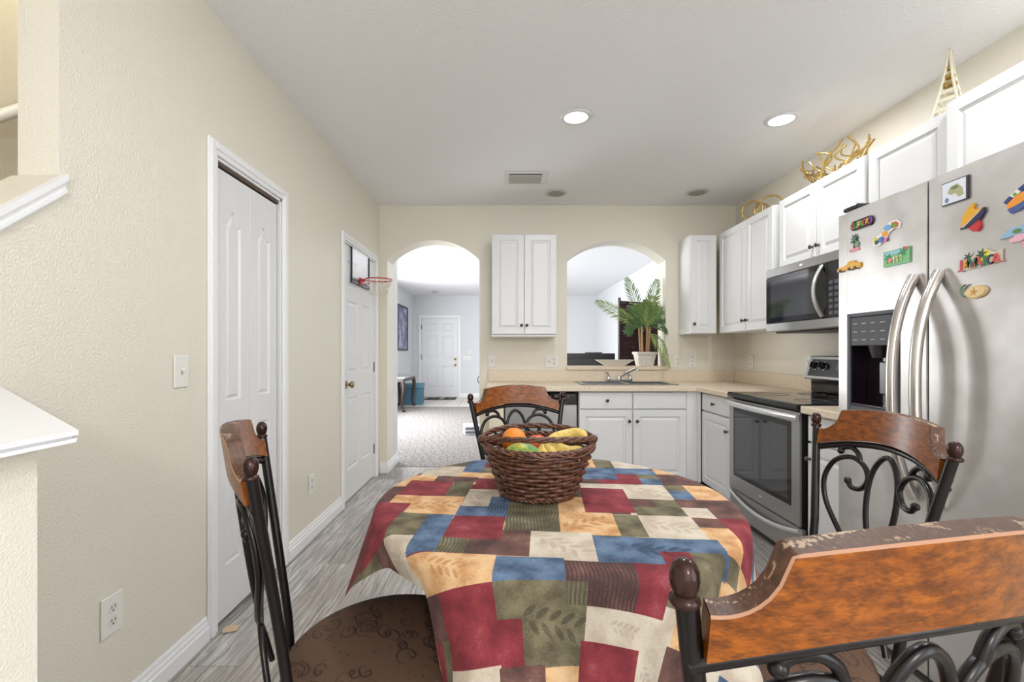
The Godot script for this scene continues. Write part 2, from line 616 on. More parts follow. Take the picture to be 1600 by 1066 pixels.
func cloth_texture() -> ImageTexture:
	var w := 1560
	var keys := ["R", "B", "G", "C", "P", "W"]
	var base := [Color8(140, 52, 60), Color8(98, 120, 148), Color8(122, 114, 88), Color8(208, 197, 179), Color8(222, 184, 138), Color8(112, 78, 70)]
	var deep := [Color8(108, 36, 44), Color8(58, 76, 102), Color8(82, 76, 58), Color8(184, 168, 150), Color8(188, 136, 88), Color8(72, 50, 48)]
	var idx := PackedByteArray()
	idx.resize(w * w)
	var rng := RandomNumberGenerator.new()
	rng.seed = 11
	var step := 127
	# the part of the cloth the list does not name: a plain patchwork of the same kinds
	var y := 0
	while y < w:
		var hh: int = [64, 127, 95][rng.randi() % 3]
		var x := -int(rng.randi() % 60)
		while x < w:
			var ww: int = [64, 127, 127, 95][rng.randi() % 4]
			var c := rng.randi() % 6
			for yy in range(y, mini(w, y + hh)):
				for xx in range(maxi(0, x), mini(w, x + ww)):
					idx[yy * w + xx] = c
			x += ww
		y += hh
	var stripes := []
	var leaves := []
	for p in PATCHES:
		var c: int = keys.find(p[0])
		var x0 := int((p[1] + CLOTH_HALF) * 1000.0)
		var x1 := int((p[3] + CLOTH_HALF) * 1000.0)
		var y0 := int((CLOTH_HALF - p[4]) * 1000.0)
		var y1 := int((CLOTH_HALF - p[2]) * 1000.0)
		for yy in range(maxi(0, y0), mini(w, y1)):
			for xx in range(maxi(0, x0), mini(w, x1)):
				idx[yy * w + xx] = c
		if p[5] == "s":
			stripes.append([x0, y0, x1, y1])
		if p[5] == "l":
			leaves.append([x0, y0, x1, y1])
	var shade := PackedByteArray()
	shade.resize(w * w)
	for s in stripes:
		for yy in range(maxi(0, s[1]), mini(w, s[3])):
			for xx in range(maxi(0, s[0]), mini(w, s[2])):
				var q: float = xx + 2.5 * sin(yy * 0.06)
				if fposmod(q, 8.0) < 3.2:
					shade[yy * w + xx] = 90
	for s in leaves:
		# a sprig: a stem with leaves left and right of it
		var cx: float = (s[0] + s[2]) * 0.5
		var cy: float = (s[1] + s[3]) * 0.5
		var size: float = minf(s[2] - s[0], s[3] - s[1])
		var turn := rng.randf_range(-0.6, 0.9)
		for k in 9:
			var along := (k / 8.0 - 0.5) * size * 0.8
			var side := 1.0 if k % 2 else -1.0
			var centre := Vector2(cx, cy) + Vector2(cos(turn), sin(turn)) * along + Vector2(-sin(turn), cos(turn)) * side * size * 0.11
			var an := turn + side * 0.8
			var la := size * 0.12
			var lb := size * 0.045
			for yy in range(int(centre.y - la), int(centre.y + la)):
				for xx in range(int(centre.x - la), int(centre.x + la)):
					if xx < 0 or yy < 0 or xx >= w or yy >= w:
						continue
					var q := Vector2(xx, yy) - centre
					var e := Vector2(q.x * cos(an) + q.y * sin(an), -q.x * sin(an) + q.y * cos(an))
					if (e.x * e.x) / (la * la) + (e.y * e.y) / (lb * lb) < 1.0:
						shade[yy * w + xx] = 70
	var n1: PackedByteArray = noise(0.012, 3, 4, 512).get_data()
	var n2: PackedByteArray = noise(0.09, 4, 2, 512).get_data()
	var out := PackedByteArray()
	out.resize(w * w * 3)
	var table := PackedByteArray()
	table.resize(6 * 256 * 3)
	for c in 6:
		for k in 256:
			var col: Color = base[c].lerp(deep[c], clampf((k - 82) / 100.0, 0, 1))
			col = col.lightened(clampf((70 - k) / 300.0, 0, 0.2))
			table[(c * 256 + k) * 3] = col.r8
			table[(c * 256 + k) * 3 + 1] = col.g8
			table[(c * 256 + k) * 3 + 2] = col.b8
	for yy in w:
		var row := (yy % 512) * 512
		var wide := ((yy * 3) % 512) * 512
		for xx in w:
			var i := yy * w + xx
			var k: int = (n1[row + xx % 512] * 3 + n2[wide + (xx % 512)]) / 4 - 18 + shade[i]
			k = clampi(k + ((xx ^ yy) & 3) * 4, 0, 255)
			var q: int = (idx[i] * 256 + k) * 3
			out[i * 3] = table[q]
			out[i * 3 + 1] = table[q + 1]
			out[i * 3 + 2] = table[q + 2]
	return tex(Image.create_from_data(w, w, false, Image.FORMAT_RGB8, out))


func make_materials() -> void:
	M.wall = painted_wall(rgb(232, 226, 211), 0.36)
	M.wall_fine = tri_map(relief(mat(rgb(232, 226, 211), 0.45), noise(0.05, 7, 2, 512), 0.04), 11.0)
	M.wall_cool = painted_wall(rgb(222, 224, 226), 0.55)
	M.ceiling = tri_map(relief(mat(rgb(246, 245, 244), 0.8), noise(0.05, 12, 3, 512), 0.2), 2.6)
	M.white = mat(rgb(228, 228, 228), 0.32)
	M.door_white = mat(rgb(230, 230, 231), 0.38)
	var grain := Image.create_from_data(512, 512, false, Image.FORMAT_L8, noise(0.03, 31, 3, 512).get_data())
	grain.resize(512, 64, Image.INTERPOLATE_BILINEAR)
	M.trim = mat(rgb(242, 242, 243), 0.4)
	M.knob = mat(rgb(92, 86, 80), 0.35, 0.9)
	M.brass = mat(rgb(196, 164, 96), 0.25, 1.0)
	M.gold = mat(rgb(192, 162, 98), 0.3, 0.9)
	M.dark_gap = mat(rgb(92, 76, 62), 0.8)
	M.counter = tri_map(mat(Color.WHITE, 0.35), 3.0)
	M.counter.albedo_texture = blend(noise(0.03, 17, 4, 512), rgb(236, 222, 200), rgb(222, 202, 176), 0.25, 0.8)
	M.steel = mat(rgb(172, 171, 170), 0.3, 0.85)
	M.fridge = mat(Color.WHITE, 0.36, 0.8)
	M.fridge.albedo_texture = blend(noise(0.006, 43, 4, 512), rgb(206, 203, 200), rgb(186, 182, 178), 0.3, 0.7)
	tri_map(M.fridge, 0.9)
	M.chrome = mat(rgb(225, 225, 228), 0.12, 1.0)
	M.black_gloss = mat(rgb(18, 18, 20), 0.06)
	M.black_glass = mat(rgb(52, 52, 56), 0.05)
	M.black_glass.metallic_specular = 0.8
	M.black_plastic = mat(rgb(28, 28, 30), 0.4)
	M.grey_plastic = mat(rgb(92, 98, 106), 0.5)
	M.iron = mat(rgb(20, 14, 15), 0.28)
	M.iron.metallic_specular = 0.45
	M.bronze = mat(rgb(56, 34, 28), 0.18, 0.4)
	M.wood = mat(Color.WHITE, 0.3)
	M.wood.albedo_texture = wood_texture()
	M.wood.clearcoat_enabled = true
	M.wood.metallic_specular = 0.35
	M.wood.clearcoat = 0.25
	M.wood.clearcoat_roughness = 0.2
	M.worn = mat(Color.WHITE, 0.45)
	M.worn.albedo_texture = worn_texture()
	M.bare = mat(rgb(176, 132, 104), 0.5)
	M.seat = tri_map(mat(Color.WHITE, 0.85), 2.0, false)
	M.seat.albedo_texture = paisley_texture()
	M.cloth = mat(Color.WHITE, 0.9)
	M.cloth.albedo_texture = cloth_texture()
	M.cloth.texture_repeat = false
	relief(M.cloth, noise(0.018, 19, 5, 512), 0.5)
	M.planks = []
	for k in 4:
		var m := mat([rgb(255, 255, 255), rgb(226, 224, 222), rgb(244, 240, 236), rgb(206, 203, 200)][k], 0.42)
		m.albedo_texture = plank_texture(50 + k)
		M.planks.append(m)
	M.carpet = tri_map(relief(mat(Color.WHITE, 1.0), noise(0.12, 61, 3, 512), 0.6), 1.6)
	M.carpet.albedo_texture = blend(noise(0.03, 62, 4, 512), rgb(164, 159, 156), rgb(116, 111, 108), 0.32, 0.72)
	M.tile = tri_map(mat(Color.WHITE, 0.3), 2.0)
	M.tile.albedo_texture = blend(noise(0.02, 63, 3, 256), rgb(226, 220, 212), rgb(208, 200, 190))
	M.grout = mat(rgb(170, 164, 156), 0.9)
	M.wicker = tri_map(mat(Color.WHITE, 0.35), 8.0)
	M.wicker.albedo_texture = blend(noise(0.03, 71, 3, 256), rgb(58, 33, 25), rgb(128, 82, 60), 0.3, 0.75)
	M.plate = mat(rgb(236, 234, 228), 0.35)
	M.slot = mat(rgb(60, 56, 50), 0.6)
	M.glass = mat(Color(0.95, 0.98, 1.0, 0.06), 0.02)
	M.glass.transparency = BaseMaterial3D.TRANSPARENCY_ALPHA
	M.lamp = mat(rgb(255, 252, 246), 0.5)
	M.lamp.emission_enabled = true
	M.lamp.emission = rgb(255, 250, 240)
	M.lamp.emission_energy_multiplier = 3.0


func area(at: Vector3, rot: Vector3, size: Vector2, energy: float, c: Color) -> void:
	var l := AreaLight3D.new()
	l.name = "daylight"
	add_child(l, true)
	l.position = at
	l.rotation = rot
	l.area_size = size
	l.area_normalize_energy = true
	l.light_energy = energy
	l.light_color = c
	l.area_range = 20.0
	l.shadow_enabled = true


func _ready() -> void:
	var cam := Camera3D.new()
	cam.name = "camera"
	add_child(cam)
	cam.position = Vector3(0, EYE, 0)
	var near := 0.05
	cam.set_frustum(2.0 * near * 533.0 / FOCAL, Vector2(12.0, 16.0) / FOCAL * near, near, 60.0)
	cam.keep_aspect = Camera3D.KEEP_HEIGHT
	cam.current = true
	var env := Environment.new()
	env.background_mode = Environment.BG_COLOR
	env.background_color = rgb(236, 242, 250)
	env.background_energy_multiplier = 1.6
	env.tonemap_mode = Environment.TONE_MAPPER_LINEAR
	env.tonemap_exposure = 1.17
	env.sdfgi_enabled = true
	env.ssao_enabled = true
	env.ssil_enabled = true
	var we := WorldEnvironment.new()
	we.name = "environment"
	we.environment = env
	add_child(we)
	# daylight through the wide window behind the camera and through the living room window
	area(P(0.4, 1.3, -2.66), Vector3(0, PI, 0), Vector2(2.8, 1.9), 5.8, rgb(240, 247, 255))
	area(P(2.1, 1.3, -1.5), Vector3(0, PI / 2, 0), Vector2(1.9, 1.9), 2.4, rgb(240, 247, 255))
	area(P(-2.2, 1.3, 7.0), Vector3(0, -PI / 2, 0), Vector2(2.8, 1.8), 19.0, rgb(250, 252, 255))

	make_materials()
	build_floor()
	build_walls()
	build_openings()
	build_stairs()
	build_living_room()
	build_ceiling_fittings()
	build_cabinets()
	build_counter()
	build_range()
	build_microwave()
	build_fridge()
	build_magnets()
	build_wall_plates()
	build_cabinet_decor()
	build_table()
	build_chairs()
	build_basket()
	build_hoop()
	build_sill_things()


# ---------- the shell ----------

func build_floor() -> void:
	var f := struct_root("floor", "grey wood plank floor of the kitchen", "floor")
	var base := Mb.new()
	base.span(P(-2.3, -0.10, -2.8), P(2.3, -0.006, 4.54))
	obj("subfloor", base, M.dark_gap, f)
	var wide := 0.19
	var long := 1.22
	var pm := Mb.new()
	pm.box(Vector3.ZERO, Vector3(wide - 0.0015, 0.006, long - 0.0015), 0.0008)
	# the grain runs along the board: lay the texture over its top
	for i in pm.v.size():
		pm.t[i] = Vector2(pm.v[i].z / long + 0.5, pm.v[i].x / wide + 0.5)
	var mesh := pm.mesh()
	var rng := RandomNumberGenerator.new()
	rng.seed = 8
	var col := 0
	var x := -2.3 + wide * 0.5
	while x < 2.29:
		var d: float = -2.8 - [0.0, 0.41, 0.82, 0.2, 0.61][col % 5] + long * 0.5
		while d < 4.54 + long * 0.5:
			var lo := maxf(d - long * 0.5, -2.8)
			var hi := minf(d + long * 0.5, 4.54)
			if hi - lo > 0.05 and not (x < -1.35 and lo > -0.2):
				var o := inst("plank", mesh, M.planks[rng.randi() % 4], f)
				o.position = P(x, -0.003, (lo + hi) * 0.5)
				o.scale.z = (hi - lo) / long * (-1.0 if false else 1.0)
			d += long
		col += 1
		x += wide
	var c := Mb.new()
	c.span(P(-2.4, -0.12, 4.54), P(2.4, 0.004, 9.45))
	struct("floor", c, M.carpet, "pale grey carpet of the living room beyond the arch", "floor")
	var e := struct_root("floor", "cream tile entry floor in front of the far door", "floor")
	var g := Mb.new()
	g.span(P(-2.4, -0.12, 9.45), P(2.4, 0.0, 11.5))
	obj("grout", g, M.grout, e)
	var tm := Mb.new()
	tm.box(Vector3.ZERO, Vector3(0.318, 0.008, 0.318), 0.003)
	var tmesh := tm.mesh()
	for i in 14:
		for j in 6:
			var o := inst("tile", tmesh, M.tile, e)
			o.position = P(-2.28 + 0.1633 + i * 0.3265, 0.002, 9.45 + 0.163 + j * 0.325)


func arch_columns(mb: Mb, x0: float, x1: float, spring: float, apex: float, d0: float, d1: float, top: float) -> void:
	var w := (x1 - x0) * 0.5
	var rise := apex - spring
	var r := (w * w + rise * rise) / (2.0 * rise)
	var cx := (x0 + x1) * 0.5
	var cy := apex - r
	var last := Vector2.ZERO
	var steps := 32
	for k in steps + 1:
		var x := lerpf(x0, x1, float(k) / steps)
		var p := Vector2(x, cy + sqrt(maxf(0.0, r * r - (x - cx) * (x - cx))))
		if k > 0:
			mb.quad(P(last.x, last.y, d0), P(p.x, p.y, d0), P(p.x, top, d0), P(last.x, top, d0), Vector3(0, 0, 1))
			mb.quad(P(last.x, last.y, d1), P(p.x, p.y, d1), P(p.x, top, d1), P(last.x, top, d1), Vector3(0, 0, -1))
			mb.face(P(last.x, last.y, d0), P(p.x, p.y, d0), P(p.x, p.y, d1), P(last.x, last.y, d1), Vector3(0, -1, 0))
		last = p


# polygon in (depth, height), pushed from x0 to x1
func side_prism(mb: Mb, poly: Array, x0: float, x1: float) -> void:
	var q := PackedVector2Array()
	for p in poly:
		q.append(Vector2(p[0], p[1]))
	# local x -> depth (-z), local y -> up, local z -> -x ... keep right handed
	var xf := Transform3D(Basis(Vector3(0, 0, -1), Vector3(0, 1, 0), Vector3(1, 0, 0)), Vector3.ZERO)
	mb.prism(q, x0, x1, xf)


func build_walls() -> void:
	# left wall: stair opening, closet, door
	var l := Mb.new()
	side_prism(l, [[-0.1, 0], [1.216, 0], [1.216, 1.60], [-0.1, 0.442]], XL - 0.11, XL)
	l.span(P(XL - 0.11, 2.4, -0.1), P(XL, CEIL, 1.216))
	l.span(P(XL - 0.11, 0, 1.216), P(XL, CEIL, 1.875))
	l.span(P(XL - 0.11, 1.965, 1.875), P(XL, CEIL, 2.43))
	l.span(P(XL - 0.11, 0, 2.43), P(XL, CEIL, 3.37))
	l.span(P(XL - 0.11, 1.985, 3.37), P(XL, CEIL, 4.19))
	l.span(P(XL - 0.11, 0, 4.19), P(XL, CEIL, DB + 0.22))
	struct("wall_left", l, M.wall, "cream textured wall on the left with closet and panel door", "wall")
	# back wall with the arched doorway and the arched pass-through
	var b := Mb.new()
	var d1 := DB + 0.22
	b.span(P(XL, 0, DB), P(-1.114, CEIL, d1))
	arch_columns(b, -1.114, -0.237, 2.02, 2.213, DB, d1, CEIL)
	b.span(P(-0.237, 0, DB), P(0.596, CEIL, d1))
	b.span(P(0.596, 0, DB), P(1.534, 0.975, d1))
	arch_columns(b, 0.596, 1.534, 2.02, 2.209, DB, d1, CEIL)
	b.span(P(1.534, 0, DB), P(2.4, CEIL, d1))
	struct("wall_back", b, M.wall, "cream back wall with an arched doorway and an arched pass-through", "wall")
	var p := Mb.new()
	p.span(P(-2.4, 0, d1), P(-1.114, CEIL, d1 + 0.2))
	struct("wall_return", p, M.wall_cool, "pale wall end beyond the left side of the arch", "wall")
	var r := Mb.new()
	r.span(P(XR, 0, -2.8), P(XR + 0.1, CEIL, -2.5))
	r.span(P(XR, 0, -2.5), P(XR + 0.1, 0.3, -0.5))
	r.span(P(XR, 2.3, -2.5), P(XR + 0.1, CEIL, -0.5))
	r.span(P(XR, 0, -0.5), P(XR + 0.1, CEIL, DB))
	struct("wall_right", r, M.wall, "cream wall behind the stove and the refrigerator", "wall")
	# the dining corner behind the camera, its window in it
	var k := Mb.new()
	k.span(P(-2.3, 0, -2.9), P(-1.05, CEIL, -2.8))
	k.span(P(1.85, 0, -2.9), P(2.3, CEIL, -2.8))
	k.span(P(-1.05, 0, -2.9), P(1.85, 0.3, -2.8))
	k.span(P(-1.05, 2.3, -2.9), P(1.85, CEIL, -2.8))
	struct("wall_rear", k, M.wall, "cream wall with a wide window behind the camera", "wall")
	window_unit(P(0.4, 0.3, -2.85), 2.9, 2.0, 0.0, "wide white window behind the dining corner")
	window_unit(P(XR + 0.05, 0.3, -1.5), 2.0, 2.0, -PI / 2, "white window beside the dining corner, behind the camera")
	var c := Mb.new()
	c.span(P(-2.3, CEIL, -2.9), P(2.3, CEIL + 0.1, -0.1))
	c.span(P(XL - 0.11, CEIL, -0.1), P(2.3, CEIL + 0.1, DB + 0.22))
	struct("ceiling", c, M.ceiling, "white textured ceiling over the kitchen", "ceiling")
	# half wall left of the camera: runs along the view, then turns to the left wall
	var hp := PackedVector2Array([Vector2(-0.43, 0.8), Vector2(-0.43, -0.419), Vector2(XL, -1.03), Vector2(XL, 0.8)])
	var turn := Transform3D(Basis(Vector3(1, 0, 0), Vector3(0, 0, 1), Vector3(0, 1, 0)), Vector3.ZERO)
	var hw := struct_root("wall_half", "cream half wall with a white cap at the far left", "wall")
	var hm := Mb.new()
	hm.prism(hp, 0.0, 1.07, turn)
	obj("body", hm, M.wall_fine, hw)
	var cm := Mb.new()
	for s in [[0.025, 1.0765, 1.081], [0.021, 1.0735, 1.0765], [0.024, 1.070, 1.0735]]:
		var e: float = s[0]
		cm.prism(PackedVector2Array([Vector2(-0.43 + e, 0.8 + e), Vector2(-0.43 + e, -0.419 - e * 0.55), Vector2(XL + 0.001, -1.03 - e * 1.3), Vector2(XL + 0.001, 0.8 + e)]), s[1], s[2], turn)
	obj("cap", cm, M.trim, hw)
	baseboard("baseboard_left", P(XL, 0, -0.1), P(XL, 0, 1.816), Vector3(1, 0, 0))
	baseboard("baseboard_left", P(XL, 0, 2.492), P(XL, 0, 3.31), Vector3(1, 0, 0))
	baseboard("baseboard_back", P(XL + 0.012, 0, DB), P(-1.114, 0, DB), Vector3(0, 0, 1))
	baseboard("baseboard_arch", P(-1.114, 0, DB - 0.012), P(-1.114, 0, DB + 0.22), Vector3(1, 0, 0))
	baseboard("baseboard_return", P(-1.114, 0.004, DB + 0.221), P(-1.114, 0.004, DB + 0.42), Vector3(1, 0, 0))


func baseboard(called: String, a: Vector3, b: Vector3, out: Vector3) -> void:
	var dir := (b - a).normalized()
	var prof := PackedVector2Array([Vector2(0, 0), Vector2(0.014, 0), Vector2(0.014, 0.055), Vector2(0.010, 0.06), Vector2(0.010, 0.072), Vector2(0.006, 0.08), Vector2(0.006, 0.09), Vector2(0.002, 0.1), Vector2(0, 0.1)])
	var mb := Mb.new()
	mb.prism(prof, 0.0, (b - a).length(), Transform3D(Basis(out, Vector3.UP, dir), a))
	struct(called, mb, M.trim, "white moulded baseboard", "baseboard")


func window_unit(at: Vector3, w: float, h: float, turn: float, label: String) -> void:
	var o := struct_root("window_%d" % (names.get("windows", 0) + 1), label, "window", at, turn)
	names["windows"] = names.get("windows", 0) + 1
	var f := Mb.new()
	f.span(Vector3(-w / 2, 0, -0.04), Vector3(w / 2, 0.06, 0.04))
	f.span(Vector3(-w / 2, h - 0.06, -0.04), Vector3(w / 2, h, 0.04))
	for x in [-w / 2 + 0.03, 0.0, w / 2 - 0.03]:
		f.span(Vector3(x - 0.03, 0.06, -0.04), Vector3(x + 0.03, h - 0.06, 0.04))
	obj("frame", f, M.trim, o)
	for s in [-1, 1]:
		var g := Mb.new()
		g.box(Vector3(s * w / 4, h / 2, 0), Vector3(w / 2 - 0.1, h - 0.12, 0.006))
		obj("pane", g, M.glass, o)


# casing round an opening on the left wall, from depth a to b
func casing(a: float, b: float, top: float, w: float, label: String) -> void:
	var n: int = names.get("trims", 0) + 1
	names["trims"] = n
	var o := struct_root("trim_%d" % n, label, "door casing")
	for s in [[a - w, a], [b, b + w]]:
		var m := Mb.new()
		m.span(P(XL, 0, s[0]), P(XL + 0.012, top + w, s[1]), 0.003)
		m.span(P(XL, 0, s[0] + w * 0.12), P(XL + 0.019, top + w * 0.88, s[1] - w * 0.35), 0.003)
		obj("side_casing", m, M.trim, o)
	var t := Mb.new()
	t.span(P(XL, top, a), P(XL + 0.012, top + w, b), 0.003)
	t.span(P(XL, top + w * 0.35, a - w * 0.3), P(XL + 0.019, top + w * 0.88, b + w * 0.3), 0.003)
	obj("head_casing", t, M.trim, o)
	var j := Mb.new()
	j.span(P(XL - 0.109, 0, a - 0.001), P(XL, top, a + 0.012))
	j.span(P(XL - 0.109, 0, b - 0.012), P(XL, top, b + 0.001))
	j.span(P(XL - 0.109, top - 0.012, a), P(XL, top + 0.001, b))
	obj("jamb", j, M.trim, o)


const MOULD := [[0.006, -0.010], [0.014, -0.011], [0.032, -0.002], [0.034, -0.002]]
const SOFT := [[0.003, -0.004], [0.010, -0.0045], [0.026, -0.001], [0.027, -0.001]]


func knob_shape(mb: Mb, at: Vector3, out: Vector3, r: float, reach: float) -> void:
	var up := Vector3.UP if absf(out.y) < 0.9 else Vector3.RIGHT
	var b := Basis(up.cross(out).normalized(), out, Vector3.ZERO)
	b.z = b.x.cross(b.y)
	mb.lathe([Vector2(0.0, 0.0), Vector2(r * 0.62, 0.0), Vector2(r * 0.4, reach * 0.18), Vector2(r * 0.36, reach * 0.4), Vector2(r * 0.85, reach * 0.58), Vector2(r, reach * 0.76), Vector2(r * 0.8, reach * 0.93), Vector2(0, reach)], at, 14, b)


func six_panel(w: float, h: float) -> Array:
	var m := w * 0.13
	var g := w * 0.13
	var pw := (w - 2 * m - g) * 0.5
	var out := []
	for x in [m, m + pw + g]:
		out.append([x, h * 0.118, x + pw, h * 0.40])
		out.append([x, h * 0.50, x + pw, h * 0.785])
		out.append([x, h * 0.845, x + pw, h * 0.945])
	return out


func build_openings() -> void:
	casing(1.875, 2.43, 1.965, 0.057, "white casing round the bifold closet door")
	casing(3.37, 4.19, 1.985, 0.057, "white casing round the panel door beside the arch")
	# closet: dark inside, two bifold leaves in front; local x runs away from the camera, z out of the wall
	var cl := Mb.new()
	cl.span(P(-1.65, 0, 1.80), P(-1.31, 2.0, 1.84))
	cl.span(P(-1.65, 0, 2.47), P(-1.31, 2.0, 2.51))
	cl.span(P(-1.69, 0, 1.80), P(-1.65, 2.0, 2.51))
	cl.span(P(-1.69, 2.0, 1.80), P(-1.31, 2.04, 2.51))
	struct("wall_closet", cl, M.wall, "cream inside of the bifold closet", "wall")
	var d := struct_root("door_1", "white bifold closet door with arched panels", "door", P(XL - 0.04, 0.012, 1.889), PI / 2)
	var lw := 0.253
	for k in 2:
		var m := Mb.new()
		var x0 := k * (lw + 0.003)
		m.panelled(x0, 0.0, x0 + lw, 1.915, 0.0, 0.03, [[x0 + 0.07, 0.22, x0 + lw - 0.07, 0.80], [x0 + 0.07, 0.93, x0 + lw - 0.07, 1.76, 0.06]], [[0.005, -0.009], [0.011, -0.010], [0.024, -0.002], [0.025, -0.002]])
		obj("leaf", m, M.door_white, d)
	var track := Mb.new()
	track.span(Vector3(0, 1.925, 0.005), Vector3(0.535, 1.94, 0.03))
	obj("track", track, M.dark_gap, d)
	# panel door beside the arch
	var e := struct_root("door_2", "white six-panel door under the small basketball hoop", "door", P(XL - 0.045, 0.012, 3.384), PI / 2)
	var dw := 0.79
	var dh := 1.955
	var m2 := Mb.new()
	m2.panelled(0, 0, dw, dh, 0.0, 0.035, six_panel(dw, dh), MOULD)
	obj("slab", m2, M.door_white, e)
	var kn := Mb.new()
	knob_shape(kn, Vector3(0.065, 0.89, 0.035), Vector3(0, 0, 1), 0.028, 0.062)
	kn.lathe([Vector2(0.0, 0.0), Vector2(0.032, 0.0), Vector2(0.03, 0.008), Vector2(0.0, 0.009)], Vector3(0.065, 0.89, 0.035), 18, Basis(Vector3(1, 0, 0), Vector3(0, 0, 1), Vector3(0, -1, 0)))
	tag(obj("door_knob", kn, mat(rgb(166, 146, 118), 0.25, 0.95), e), "round satin bronze knob")
	for y in [0.25, 1.0, 1.75]:
		var hm := Mb.new()
		hm.tube([Vector3(dw + 0.005, y - 0.045, 0.038), Vector3(dw + 0.005, y + 0.045, 0.038)], 0.006, 8)
		obj("hinge", hm, M.knob, e)


func build_stairs() -> void:
	var w := Mb.new()
	w.span(P(-2.3, 0, -2.8), P(-2.2, 3.4, DB + 0.22))
	struct("wall_stair", w, M.wall, "cream stairwell wall seen through the opening at the upper left", "wall")
	var e := Mb.new()
	e.span(P(-2.2, 0, DB + 0.1), P(XL - 0.11, 3.4, DB + 0.22))
	e.span(P(-2.2, CEIL, -0.2), P(XL - 0.11, 3.4, -0.1))
	e.span(P(XL - 0.11, CEIL + 0.1, -0.2), P(XL, 3.4, DB + 0.22))
	struct("wall_stair_end", e, M.wall, "cream walls closing the stairwell above the kitchen", "wall")
	var c := Mb.new()
	c.span(P(-2.3, 3.4, -0.2), P(XL, 3.5, DB + 0.22))
	struct("ceiling_stair", c, M.ceiling, "white ceiling of the stairwell", "ceiling")
	# treads climb away from the camera
	var s := struct_root("stairs", "carpeted stairs behind the left wall", "stairs")
	for k in 12:
		var m := Mb.new()
		m.span(P(-2.19, 0.001, 0.25 + k * 0.21), P(XL - 0.12, 0.185 * (k + 1) * (0.0 if k > 7 else 1.0) + (1.3 + (k - 7) * 0.185 if k > 7 else 0.0), 0.25 + (k + 1) * 0.21 - 0.002), 0.01)
		if k < 6:
			obj("tread", m, M.carpet, s)
	# sloped sill with a moulding under it, on the wall's sloping top
	var sill := struct_root("trim_sill", "white moulded sill sloping along the stair opening", "trim")
	var sm := Mb.new()
	var dx := 1.316
	var k2 := 0.88
	side_prism(sm, [[-0.1, 0.442], [1.214, 1.598], [1.214, 1.625], [-0.1, 0.469]], XL - 0.125, XL + 0.0005)
	obj("sill_board", sm, M.wall, sill)
	var tm := Mb.new()
	for q in [[0.0, 0.018, 0.021], [0.018, 0.040, 0.013], [0.040, 0.050, 0.018], [0.050, 0.058, 0.008]]:
		side_prism(tm, [[-0.1, 0.469 - q[1]], [1.222, 1.632 - q[1]], [1.222, 1.632 - q[0]], [-0.1, 0.469 - q[0]]], XL + 0.001, XL + q[2])
	obj("moulding", tm, M.trim, sill)
	var h := thing("handrail", "white round handrail on the stairwell wall", "handrail")
	var hm := Mb.new()
	hm.tube([P(-2.13, 1.25, 0.9), P(-2.13, 3.1, 3.0)], 0.024, 12)
	obj("rail", hm, M.trim, h)
	for k in [0.25, 0.8]:
		var a := P(-2.13, 1.25, 0.9).lerp(P(-2.13, 3.1, 3.0), k)
		var bm := Mb.new()
		bm.tube([a, a + Vector3(0, -0.05, 0), a + Vector3(-0.07, -0.05, 0)], 0.008, 8)
		obj("bracket", bm, M.brass, h)
	var lamp := thing("ceiling_lamp", "round flush lamp on the stairwell ceiling", "lamp", P(-1.75, 3.4, 2.0))
	var lm := Mb.new()
	lm.lathe([Vector2(0, -0.07), Vector2(0.1, -0.06), Vector2(0.15, -0.02), Vector2(0.15, 0.0)], Vector3.ZERO, 24)
	obj("shade", lm, M.lamp, lamp)
	var o := OmniLight3D.new()
	o.name = "lamp_light"
	lamp.add_child(o)
	o.position = Vector3(0, -0.14, 0)
	o.light_energy = 0.25
	o.light_size = 0.1
	o.light_color = rgb(255, 244, 222)
	o.omni_range = 12.0
	o.omni_attenuation = 2.0
	o.shadow_enabled = true


